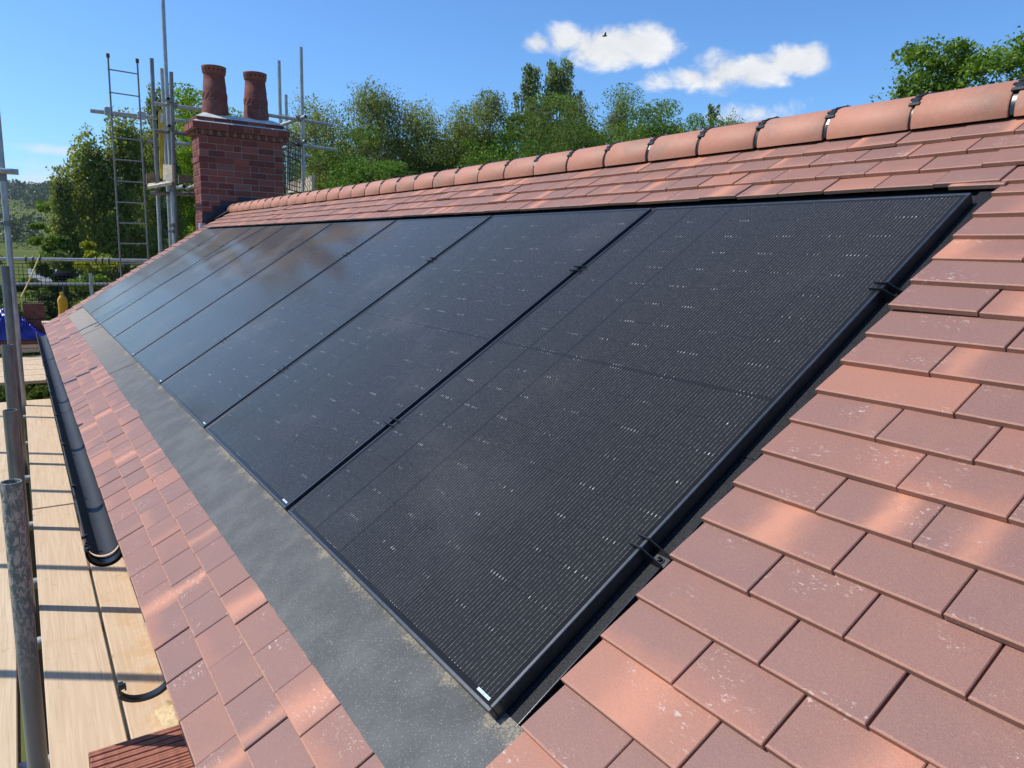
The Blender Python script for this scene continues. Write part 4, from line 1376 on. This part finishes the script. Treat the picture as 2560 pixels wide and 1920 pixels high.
def crown_points(kind, H, Rr, n, rs, base):
    """leaf centres for a crown; z from ground 0"""
    zb = H * base
    pts = []
    if kind == 'birch':
        nb = 80 if Rr > 1.45 else 48
        t = rs.uniform(.0, 1, nb) ** .9
        prof = np.clip((1 - t ** 2.6) ** .8 * (.72 + .28 * np.sin(np.pi * np.clip(t * 1.3, 0, 1))), .10, 1) * rs.uniform(.75, 1.15, nb)
        ang = rs.uniform(0, 2 * np.pi, nb); rad = Rr * prof * np.sqrt(rs.uniform(0, 1, nb)) * .92
        bc_ = np.stack([rad * np.cos(ang), rad * np.sin(ang), zb + t * (H - zb) * .97], 1)
        ns = n // 16
        bi = rs.randint(0, nb, ns)
        st = bc_[bi] + np.clip(rs.normal(size=(ns, 3)), -1.6, 1.6) * np.array([.26, .26, .20]) * Rr * .60
        ln = rs.uniform(.35, 1.25, ns) * min(1.2, H / 9)
        sway = rs.normal(size=(ns, 2)) * .18
        k = rs.uniform(0, 1, (ns, 16))
        P = st[:, None, :] + np.stack([sway[:, None, 0] * k * ln[:, None] + rs.normal(size=(ns, 16)) * .045,
                                       sway[:, None, 1] * k * ln[:, None] + rs.normal(size=(ns, 16)) * .045,
                                       -k * ln[:, None]], 2)
        P = P.reshape(-1, 3)
        return P, bc_
    if kind == 'poplar':
        nb = 70
        t = rs.uniform(0, 1, nb)
        prof = np.clip((1 - t) ** .55 * (.35 + 1.3 * np.clip(t * 2.2, 0, 1)) * .8, .10, 1)
        ang = rs.uniform(0, 2 * np.pi, nb); rad = Rr * prof * rs.uniform(.1, 1, nb) ** .6
        bc_ = np.stack([rad * np.cos(ang), rad * np.sin(ang), zb + t * (H - zb) * .95], 1)
        bi = rs.randint(0, nb, n)
        k = rs.uniform(0, 1, n)
        q = np.clip(rs.normal(size=(n, 3)), -1.7, 1.7) * np.array([.13, .13, .10]) * Rr * (1.15 - .8 * k)[:, None]
        out = np.stack([np.cos(ang), np.sin(ang), np.zeros(nb)], 1)[bi] * (k * .18 * Rr)[:, None]
        P = bc_[bi] + q + out + np.stack([np.zeros(n), np.zeros(n), (k - .4) * Rr * 1.1], 1)
        return P, bc_
    if kind == 'conifer':
        nb = 40
        t = np.linspace(0, .98, nb)
        prof = 1 - t
        ang = rs.uniform(0, 2 * np.pi, nb); rad = Rr * prof * rs.uniform(.3, .8, nb)
        bc_ = np.stack([rad * np.cos(ang), rad * np.sin(ang), zb + t * (H - zb)], 1)
        bi = rs.randint(0, nb, n)
        o = rs.normal(size=(n, 3)); P = bc_[bi] + o * np.array([.3, .3, .25]) * Rr * (.3 + .6 * prof[bi])[:, None]
        return P, bc_
    # round broadleaf
    nb = 110 if kind == 'round' else 96 if kind == 'airy' else 40
    o = rs.normal(size=(nb, 3)); o /= np.linalg.norm(o, axis=1)[:, None]
    lob = 1 + .22 * np.sin(o[:, 0] * 3.1 + rs.uniform(0, 6)) + .16 * np.sin(o[:, 1] * 4.3 + o[:, 2] * 3 + rs.uniform(0, 6))
    rad = rs.uniform(.12, 1, nb) ** (.42 if kind == 'airy' else .5) * .88 * lob
    sc_ = np.array([Rr, Rr, (H - zb) / 2])
    bc_ = o * rad[:, None] * sc_ + np.array([0, 0, (H + zb) / 2])
    bi = rs.randint(0, nb, n)
    q = rs.normal(size=(n, 3)); q *= np.minimum(1, (2.3 if kind == 'airy' else 1.75) / np.linalg.norm(q, axis=1))[:, None]
    br = (rs.uniform(.08, .22, nb) * (.95 if kind == 'airy' else 1) * Rr)[bi]
    P = bc_[bi] + q * br[:, None] * np.array([1, 1, .75])
    return P, bc_

tree_no = [0]
def tree(name, px, top, wpx, dep, kind, leaf, n, size, label, cat="tree", base=.18, bark='bark', group=None, elong=1.9, up=.5, seed=None, trunk_r=None):
    tree_no[0] += 1
    rs = np.random.RandomState(seed if seed is not None else 100 + tree_no[0])
    if 740 < px < 1900: wpx *= 1.38
    if dep > 28: n = int(n * 1.9); size *= .70
    T = atD(px, top, dep)
    gz_ = float(ground_z(T[0], T[1]))
    H = T[2] - gz_
    Rr = wpx / 2 * dep / F
    root = empty(name, (T[0], T[1], gz_))
    P, bc_ = crown_points(kind, H, Rr, n, rs, base)
    fz = H / np.percentile(P[:, 2], 99.8); fx = Rr * (1.15 if kind == 'poplar' else 1.45 if kind == 'birch' and px > 740 else 1.1 if kind == 'birch' else 1.3) / np.percentile(np.abs(P[:, 0]), 98)
    P = P * np.array([fx, fx, fz]); bc_ = bc_ * np.array([fx, fx, fz])
    L = size * 1.15 * rs.uniform(.7, 1.4, len(P)); Wd = L * rs.uniform(.4, .7, len(P))
    me = leaf_mesh("crown", P, L, Wd, rs, up, (0, 0, -1) if kind == 'birch' else ((0, 0, 1) if kind == 'poplar' else None))
    me.materials.append(M[leaf])
    o = bpy.data.objects.new("crown", me); col.objects.link(o); o.parent = root
    # trunk and limbs
    mb = MB()
    tr = trunk_r or (.012 * H + .03)
    k = 7
    top_f = .9 if kind != 'bush' else .5
    sp = [np.array([rs.normal() * .06 * i / k * Rr, rs.normal() * .06 * i / k * Rr, H * top_f * i / k]) for i in range(k + 1)]
    for i in range(k): mb.tube(sp[i], sp[i + 1], tr * (1 - .88 * i / k), tr * (1 - .88 * (i + 1) / k), n=9, cap=False)
    for c in bc_[rs.permutation(len(bc_))[:22]]:
        zs = max(H * .08, c[2] - (.9 + rs.uniform(.2, .6)) * np.hypot(c[0], c[1]) * .8 - .2)
        f = min(.98, zs / (H * top_f)); i0 = min(k - 1, int(f * k)); s0 = sp[i0] + (sp[i0 + 1] - sp[i0]) * (f * k - i0)
        mid = (s0 + c) / 2 + np.array([0, 0, .08 * np.linalg.norm(c - s0)])
        r0 = tr * (1 - .85 * f) * .5
        mb.tube(s0, mid, r0, r0 * .65, n=6, cap=False); mb.tube(mid, c, r0 * .65, r0 * .2, n=6, cap=False)
    ot = mb.build("trunk", M[bark]); ot.parent = root
    tag(root, label, cat, group)
    return root

GT = "trees behind the house"
B_ = dict(bark='birchbark')
tree("birch_tree", 392, 222, 120, 26, 'birch', 'lf_birch2', 17000, .10, "tall slim birch behind the scaffold poles left of the chimney", group=GT, **B_)
tree("birch_tree", 300, 285, 175, 25, 'birch', 'lf_birch', 24000, .10, "broad olive green birch behind the ladder", group=GT, **B_)
tree("birch_tree", 222, 330, 150, 24, 'birch', 'lf_birch', 17000, .10, "birch with white trunk just left of the ladder", group=GT, base=.42, trunk_r=.15, **B_)
tree("birch_tree", 150, 425, 105, 23, 'birch', 'lf_birch2', 13000, .09, "small dark wispy birch leaning left, leftmost of the birches", group=GT, **B_)
tree("leafy_tree", 142, 512, 84, 30, 'round', 'lf_ash', 26000, .12, "rounded fresh green tree low beside the field, left of the birches", group=GT, base=.1)
tree("leafy_tree", 128, 592, 105, 19, 'round', 'lf_broad', 22000, .09, "low spreading green tree just above the far guard rail", group=GT, base=.1)
tree("maple_tree", 545, 246, 250, 30, 'round', 'lf_bright', 34000, .15, "bright lime green maple directly behind the chimney stack", group=GT, base=.15)
tree("birch_tree", 470, 250, 120, 34, 'birch', 'lf_birch', 22000, .10, "birch filling the gap between scaffold poles and chimney", group=GT, **B_)
tree("birch_tree", 352, 330, 120, 29, 'birch', 'lf_birch2', 22000, .10, "dark birch low behind the ladder's right stile", group=GT, **B_)
tree("birch_tree", 790, 258, 150, 36, 'birch', 'lf_birch', 26000, .12, "olive birch immediately right of the chimney scaffold", group=GT, **B_)
tree("birch_tree", 938, 218, 165, 36, 'birch', 'lf_birch2', 32000, .12, "tallest drooping birch of the row right of the chimney", group=GT, **B_)
tree("maple_tree", 930, 320, 170, 33.5, 'round', 'lf_maple', 28000, .15, "deep green maple in front of the tallest drooping birch", group=GT, base=.12)
tree("maple_tree", 960, 405, 150, 30, 'round', 'lf_maple', 18000, .14, "low green maple just above the ridge, before the tall birch", group=GT, base=.1)
tree("birch_tree", 1050, 262, 140, 37, 'birch', 'lf_birch', 26000, .12, "middle birch of the row, with flat top, right of the tallest", group=GT, **B_)
tree("birch_tree", 1165, 266, 140, 37, 'birch', 'lf_birch', 26000, .12, "drooping olive birch left of the bushy dark tree by the poplars", group=GT, **B_)
tree("birch_tree", 1226, 232, 105, 38, 'birch', 'lf_birch2', 22000, .12, "slender pointed birch next left of the poplars", group=GT, **B_)
tree("poplar_tree", 1335, 170, 88, 62, 'poplar', 'lf_poplar', 9000, .30, "left of two tall narrow poplars against the sky", group="poplars below the big cloud", base=.12)
tree("poplar_tree", 1403, 154, 102, 64, 'poplar', 'lf_poplar', 10500, .30, "right and taller of two narrow poplars under the cloud", group="poplars below the big cloud", base=.12)
tree("leafy_tree", 1335, 268, 190, 40, 'round', 'lf_broad', 30000, .16, "bushy dark green tree in front of the two poplars", group=GT, base=.1)
tree("birch_tree", 1440, 248, 110, 43, 'birch', 'lf_birch2', 20000, .13, "grey green birch hugging the right poplar's foot", group=GT, **B_)
tree("leafy_tree", 1480, 300, 120, 41, 'round', 'lf_broad', 20000, .16, "dark rounded tree in the dip right of the poplars", group=GT, base=.1)
tree("birch_tree", 1556, 226, 85, 48, 'birch', 'lf_birch2', 14000, .13, "thin grey birch poking above the light green trees", group=GT, **B_)
tree("leafy_tree", 1560, 272, 130, 45, 'round', 'lf_ash', 24000, .16, "light green rounded tree below the thin grey birch", group=GT, base=.1)
tree("leafy_tree", 1645, 246, 170, 46, 'round', 'lf_ash', 30000, .16, "largest light green tree of the right hand clump", group=GT, base=.1)
tree("leafy_tree", 1735, 282, 120, 45, 'round', 'lf_ash', 20000, .16, "light green tree sloping down towards the ridge", group=GT, base=.1)
tree("conifer_tree", 1788, 262, 46, 70, 'poplar', 'lf_poplar', 4500, .28, "small dark pointed tree standing alone near the ridge", group=GT, base=.1)
tree("birch_tree", 1826, 292, 70, 52, 'birch', 'lf_birch', 9000, .14, "sparse pale birch half hidden by the ridge, right end of row", group=GT, **B_)
tree("leafy_tree", 860, 400, 170, 34, 'round', 'lf_hedge', 16000, .15, "dark undergrowth tree low right of the mesh guard", group=GT, base=.05)
tree("leafy_tree", 1105, 370, 200, 35, 'round', 'lf_hedge', 20000, .15, "dark undergrowth tree below the middle birches", group=GT, base=.05)
tree("leafy_tree", 1250, 330, 170, 36, 'round', 'lf_maple', 20000, .15, "mid green undergrowth tree below the slender birch", group=GT, base=.05)
tree("leafy_tree", 1440, 350, 190, 38, 'round', 'lf_maple', 18000, .15, "mid green undergrowth tree hiding the poplar trunks", group=GT, base=.05)
tree("ash_tree", 2392, 114, 200, 21, 'airy', 'lf_ash', 27280, .115, "airy ash tree above the ridge, sky showing through it", group="ash trees above the ridge at right", base=.3)
tree("ash_tree", 2345, 180, 110, 22, 'airy', 'lf_ash', 9300, .12, "low thin ash bough beside the airy ash tree", group="ash trees above the ridge at right", base=.3)
tree("ash_tree", 2470, 98, 300, 21, 'airy', 'lf_ash', 37200, .11, "dense ash tree at the top right corner", group="ash trees above the ridge at right", base=.3)
tree("ash_tree", 2575, 112, 200, 21, 'airy', 'lf_ash', 21080, .115, "ash tree mostly at the right edge, cut off by the picture", group="ash trees above the ridge at right", base=.3)
for (px, top, w_, lb) in ((740, 330, 170, "dark background tree glimpsed through the right chimney scaffold"), (850, 310, 190, "dark background tree between the first two birches of the row"),
                          (1010, 318, 190, "dark background tree right of the tallest drooping birch"), (1110, 312, 170, "dark background tree between the two flat topped middle birches"),
                          (1290, 300, 150, "dark background tree just left of the left poplar"), (1500, 318, 170, "dark background tree in the gap below the cloud's left end"),
                          (1690, 300, 200, "background tree filling the gap between the light green crowns"), (1800, 322, 150, "low background tree around the lone pointed tree")):
    tree("leafy_tree", px, top, w_, 52, 'round', 'lf_broad' if px > 1200 else 'lf_hedge', 20000, .24, lb, group=GT, base=.02)
# shrubs below the guard rail
GS = "garden shrubs beyond the far platform"
tree("shrub", 238, 608, 105, 17, 'bush', 'lf_yellow', 9000, .09, "yellow green shrub glowing above the far guard rail", "shrub", .2, group=GS)
tree("shrub", 230, 690, 90, 15.5, 'bush', 'lf_bright', 7000, .08, "lime shrub behind the mesh guard, left of the short pole", "shrub", .2, group=GS)
tree("shrub", 60, 700, 130, 18, 'bush', 'lf_hedge', 9000, .09, "dark shrub behind the mesh guard near the tall pole", "shrub", .1, group=GS)
tree("shrub", 140, 716, 170, 17, 'bush', 'lf_hedge', 10000, .09, "dark shrub behind the mesh guard below the shed roof", "shrub", .1, group=GS)
tree("shrub", 300, 640, 120, 18.5, 'bush', 'lf_broad', 8000, .09, "green shrub beyond the verge next to the ladder foot", "shrub", .1, group=GS)
tree("shrub", -40, 640, 150, 17, 'bush', 'lf_broad', 8000, .09, "green shrub left of the tall pole outside the picture", "shrub", .1, group=GS)
tree("shrub", 70, 955, 120, 11.2, 'bush', 'lf_hedge', 7000, .07, "bush seen through the gap in the boards", "shrub", .1, group=GS)
tree("shrub", 30, 740, 140, 14.5, 'bush', 'lf_hedge', 8000, .08, "bush in the garden directly below the far platform", "shrub", .1, group=GS)

# far hedges and woods on the hill
rs = np.random.RandomState(9)
cent = []; rad = []
def far_row(az0, az1, r0, r1, n_, br):
    for i in range(n_):
        a = R_(rs.uniform(az0, az1)); r_ = rs.uniform(r0, r1)
        x, y = r_ * math.sin(a), r_ * math.cos(a); h = br * rs.uniform(.7, 1.3)
        cent.append((x, y, float(ground_z(x, y)) + h * .8)); rad.append(h)
far_row(-14, 16, 960, 1130, 330, 9)
far_row(-12, 14, 860, 930, 60, 7)
far_row(-12, 5, 640, 660, 45, 5)
far_row(1, 14, 700, 780, 60, 8)
far_row(-12, 12, 505, 517, 60, 4.5)
far_row(-10, 1.6, 400, 440, 26, 6)
far_row(-12, 10, 345, 360, 70, 3.2)
far_row(16, 75, 500, 900, 260, 9)
far_row(-60, -14, 400, 900, 200, 8)
cent = np.array(cent); rad = np.array(rad)
n_ = 190000
p = rad ** 2 / np.sum(rad ** 2)
bi = rs.choice(len(cent), n_, p=p)
q = rs.normal(size=(n_, 3)); q /= np.linalg.norm(q, axis=1)[:, None]
P = cent[bi] + q * (rs.uniform(.6, .95, n_) * rad[bi])[:, None]
L = rad[bi] * rs.uniform(.16, .36, n_)
me = leaf_mesh("woodland", P, L, L * .8, rs, .4)
me.materials.append(M['lf_far'])
o = bpy.data.objects.new("woodland", me); col.objects.link(o)
tag(o, "far hedges and woods on the hillside", "woodland", kind="stuff")

# ================================================================== NEIGHBOURS
# low grey shed roof and dark trampoline beyond the mesh
sh = empty("garden_shed", tuple(atD(120, 690, 20)))
A = atD(88, 671, 19.5); B = atD(158, 672, 20.5)
mb = MB()
zA = A[2]
mb.box((A[0], A[1], GROUND), (B[0] + .3, A[1] + 2.2, zA - .35)); mb.build("wall", M['wood_dk'], sh)
mb = MB()
mb.add([(A[0] - .15, A[1] - .15, zA - .38), (B[0] + .45, A[1] - .15, zA - .42), (B[0] + .45, A[1] + 2.4, zA - .1), (A[0] - .15, A[1] + 2.4, zA - .1),
        (A[0] - .15, A[1] - .15, zA - .44), (B[0] + .45, A[1] - .15, zA - .48), (B[0] + .45, A[1] + 2.4, zA - .16), (A[0] - .15, A[1] + 2.4, zA - .16)],
       [(0, 1, 2, 3), (7, 6, 5, 4), (0, 4, 5, 1), (1, 5, 6, 2), (2, 6, 7, 3), (3, 7, 4, 0)])
mb.build("roof", M['slate'], sh)
tag(sh, "low garden shed with pale grey sloping roof behind the mesh guard", "shed")
Tc = atD(156, 690, 17.2)
tr_ = empty("parasol", (Tc[0], Tc[1], GROUND))
mb = MB()
mb.lathe((Tc[0], Tc[1], Tc[2]), [(.0, .10), (.10, .10), (.17, .07), (.205, .0), (.18, -.08), (.1, -.10), (0.0, -.10)], 24); mb.build("canopy", M['navy'], tr_)
mb = MB(); mb.tube((Tc[0], Tc[1], GROUND), (Tc[0], Tc[1], Tc[2]), .02, n=10); mb.build("pole", M['steel_dk'], tr_)
tag(tr_, "dark navy rounded parasol seen through the mesh guard", "parasol")
# neighbour house with small chimney just past the verge
nb_ = atD(340, 668, 27)
nh = empty("neighbour_house", (nb_[0], nb_[1], GROUND))
mb = MB(); mb.box((nb_[0] - .2, nb_[1] + 1, GROUND), (nb_[0] + 5, nb_[1] + 7, nb_[2] - 1.2)); mb.build("wall", M['wallbrick'], nh)
mb = MB()
zq = nb_[2] - 1.2
x0, x1, y0, y1 = nb_[0] - .5, nb_[0] + 5.3, nb_[1] + .7, nb_[1] + 7.3
mb.add([(x0, y0, zq), (x1, y0, zq), (x1, y1, zq), (x0, y1, zq), (x0, (y0 + y1) / 2, zq + 2.2), (x1, (y0 + y1) / 2, zq + 2.2)], [(0, 1, 5, 4), (2, 3, 4, 5), (0, 4, 3), (1, 2, 5), (3, 2, 1, 0)])
mb.build("roof", M['darktile'], nh)
mb = MB()
ca_ = atD(314, 648, 25); cb2 = atD(352, 648, 25)
mb.box((ca_[0], ca_[1], zq - 1.0), (cb2[0] + .1, ca_[1] + .6, ca_[2] - .04)); mb.box((ca_[0] - .05, ca_[1] - .05, ca_[2] - .04), (cb2[0] + .15, ca_[1] + .65, ca_[2] + .05))
nc = mb.build("chimney", M['wallbrick'], nh)
mb = MB(); pc_ = atD(326, 645, 25.2); mb.lathe((pc_[0], pc_[1] + .2, ca_[2] + .05), [(.15, 0), (.12, .3), (.14, .32), (.1, .33)], 16); mb.build("chimney_pot", M['pot_rim'], nc)
tag(nh, "neighbouring brick house whose small chimney pot shows beyond the verge", "house")

# bird before the cloud
bp_ = atD(1512, 90, 40)
mb = MB()
S_ = .13
right = RM[:, 0]; upv = RM[:, 1]
def bpt(a, b2, c=0): return bp_ + right * a * S_ + upv * b2 * S_ + (-RM[:, 2]) * c * S_
ringn = 8
secs = [(-1.3, 0, .02), (-.9, -.02, .22), (-.2, 0, .34), (.5, .05, .28), (.85, .1, .22), (1.15, .08, .04)]
vs = []
for (a, b2, r_) in secs:
    for i in range(ringn):
        t = 2 * math.pi * i / ringn
        vs.append(bpt(a, b2 + r_ * math.cos(t), r_ * math.sin(t)))
fs = []
for q in range(len(secs) - 1):
    for i in range(ringn):
        fs.append((q * ringn + i, q * ringn + (i + 1) % ringn, (q + 1) * ringn + (i + 1) % ringn, (q + 1) * ringn + i))
mb.add(vs, fs, smooth=True)
for sg in (-1, 1):
    wv = [bpt(.4, .1, .2 * sg), bpt(.55, .7, 1.2 * sg), bpt(.2, .75, 2.2 * sg), bpt(-.3, .5, 1.3 * sg), bpt(-.4, .05, .25 * sg)]
    wv2 = [p - upv * S_ * .06 for p in wv]
    mb.add(wv + wv2, [(0, 1, 2, 3, 4), (9, 8, 7, 6, 5)] + [(i, (i + 1) % 5, (i + 1) % 5 + 5, i + 5) for i in range(5)])
tag(mb.build("bird", M['hole']), "tiny dark bird flying in front of the big white cloud", "bird")

# air: thin even haze that fades the far hill
hz = MB(); hz.box((-6300, -6300, GROUND - 40), (6300, 6300, 95))
m = bpy.data.materials.new("haze_air"); m.use_nodes = True
nt_ = m.node_tree
for nd in list(nt_.nodes):
    if nd.type == 'BSDF_PRINCIPLED': nt_.nodes.remove(nd)
pv = nt_.nodes.new('ShaderNodeVolumePrincipled'); pv.inputs['Density'].default_value = .00010; pv.inputs['Color'].default_value = (.80, .90, 1.0, 1); pv.inputs['Anisotropy'].default_value = .2
nt_.links.new(pv.outputs[0], nt_.nodes['Material Output'].inputs['Volume'])
tag(hz.build("haze", m), kind="stuff")

# ================================================================== LIGHT AND SKY
EL = R_(50.5)
az = math.atan2(-.83, .56)
S = Vector((math.sin(az) * math.cos(EL), math.cos(az) * math.cos(EL), math.sin(EL)))
sl = bpy.data.lights.new("sun", 'SUN'); sl.energy = 4.7; sl.angle = R_(.53); sl.color = (1, .955, .88)
so_ = bpy.data.objects.new("sun", sl); col.objects.link(so_)
so_.rotation_euler = S.to_track_quat('Z', 'Y').to_euler()
so_.location = (-20, 14, 30)
wd = bpy.data.worlds.new("World"); sc.world = wd; wd.use_nodes = True
g = NT(wd.node_tree)
bg = wd.node_tree.nodes['Background']
sky = g.n('ShaderNodeTexSky', sky_type='NISHITA', sun_disc=False, sun_elevation=EL, sun_rotation=az, altitude=50, air_density=1.0, dust_density=.6, ozone_density=2.2)
dirv = g.n('ShaderNodeTexCoord').outputs['Generated']
def dot(v): 
    nd = g.n('ShaderNodeVectorMath', operation='DOT_PRODUCT'); g.set(nd, 0, dirv); nd.inputs[1].default_value = tuple(v); return nd.outputs['Value']
def cloud_group(cpx, lobes, nscale, thr, seed):
    """clouds fixed in the sky around one direction; lobes in picture units about that direction"""
    c = ray(*cpx); c /= np.linalg.norm(c)
    e1 = np.cross(c, (0, 0, 1)); e1 /= np.linalg.norm(e1); e2 = np.cross(e1, c)
    dc = dot(c)
    inv = g.m('DIVIDE', 1.0, g.m('MAXIMUM', dc, .05))
    A = g.m('MULTIPLY', dot(e1), inv); Bq = g.m('MULTIPLY', dot(e2), inv)
    cv = g.n('ShaderNodeCombineXYZ'); g.set(cv, 0, A); g.set(cv, 1, g.m('MULTIPLY', Bq, 1.25)); cv.inputs[2].default_value = seed
    n1 = g.noise(cv.outputs[0], nscale, 8, .60, .35)
    n2 = g.noise(cv.outputs[0], nscale * .35, 3, .5)
    shape = None
    for (x, y, wx, wy, st) in lobes:
        d_ = ray(x, y); d_ = d_ / (d_ @ c)
        a0, b0 = float(d_ @ e1), float(d_ @ e2)
        ux = g.m('DIVIDE', g.m('SUBTRACT', A, a0), wx / F); uy = g.m('DIVIDE', g.m('SUBTRACT', Bq, b0), wy / F)
        rr = g.m('ADD', g.m('MULTIPLY', ux, ux), g.m('MULTIPLY', uy, uy))
        v = g.m('MULTIPLY', g.m('SUBTRACT', 1.0, g.m('POWER', rr, .75)), st)
        shape = v if shape is None else g.m('MAXIMUM', shape, v)
    dens = g.m('ADD', g.m('MAXIMUM', shape, -1.0), g.m('MULTIPLY', g.m('SUBTRACT', n1, .5), 2.6))
    dens = g.m('ADD', dens, g.m('MULTIPLY', g.m('SUBTRACT', n2, .5), .8))
    mask = g.m('MULTIPLY', g.ss(dens, thr, thr + .85), g.m('GREATER_THAN', dc, .1))
    return mask, n1, dens
m1, n1, d1 = cloud_group((1650, 140), [(1345, 108, 52, 30, .8), (1415, 100, 62, 36, .85), (1520, 118, 120, 52, 1.15), (1600, 112, 95, 48, 1.0), (1655, 108, 40, 38, .7),
                                       (1990, 155, 95, 34, .95), (1890, 180, 90, 38, .9), (1800, 178, 70, 44, .75), (1735, 190, 60, 30, .62), (1645, 204, 40, 22, .4), (2030, 140, 45, 28, .7),
                                        (1880, 285, 70, 22, .35), (1965, 275, 60, 18, .2)], 19.0, -.12, 3.7)
m2, n2, d2 = cloud_group((60, 440), [(118, 374, 90, 13, .62), (70, 462, 130, 34, .50), (110, 495, 120, 30, .75), (20, 505, 100, 26, .70), (-300, 440, 300, 50, .5), (-80, 400, 160, 24, .30)], 10.0, -.22, 8.1)
# sunlit cloud: bright with slightly greyer thick parts
lum = g.m('SUBTRACT', g.m('ADD', g.m('MULTIPLY_ADD', g.ss(d1, .6, 2.0), -.08, .90), g.m('MULTIPLY', g.m('SUBTRACT', n1, .5), .55)), .02)
cc = g.n('ShaderNodeCombineColor'); g.set(cc, 0, g.m('MULTIPLY', lum, .965)); g.set(cc, 1, g.m('MULTIPLY', lum, .985)); g.set(cc, 2, g.m('MULTIPLY', lum, 1.02))
SKY = .13
g.set(bg, 'Strength', 1.0)
ssc = g.n('ShaderNodeVectorMath', operation='MULTIPLY'); g.set(ssc, 0, sky.outputs[0]); ssc.inputs[1].default_value = (SKY * .68, SKY * 1.05, SKY * 1.44)
c1 = g.mix(m1, ssc.outputs[0], cc.outputs[0])
c2 = g.mix(g.m('MULTIPLY', m2, .72), c1, (.80, .86, .92))
g.set(bg, 'Color', c2)

sc.view_settings.view_transform = 'Standard'
sc.view_settings.look = 'None'
sc.view_settings.exposure = 0.0
sc.view_settings.gamma = 1.0
sc.cycles.max_bounces = 6
sc.cycles.transparent_max_bounces = 4
sc.cycles.sample_clamp_indirect = 6
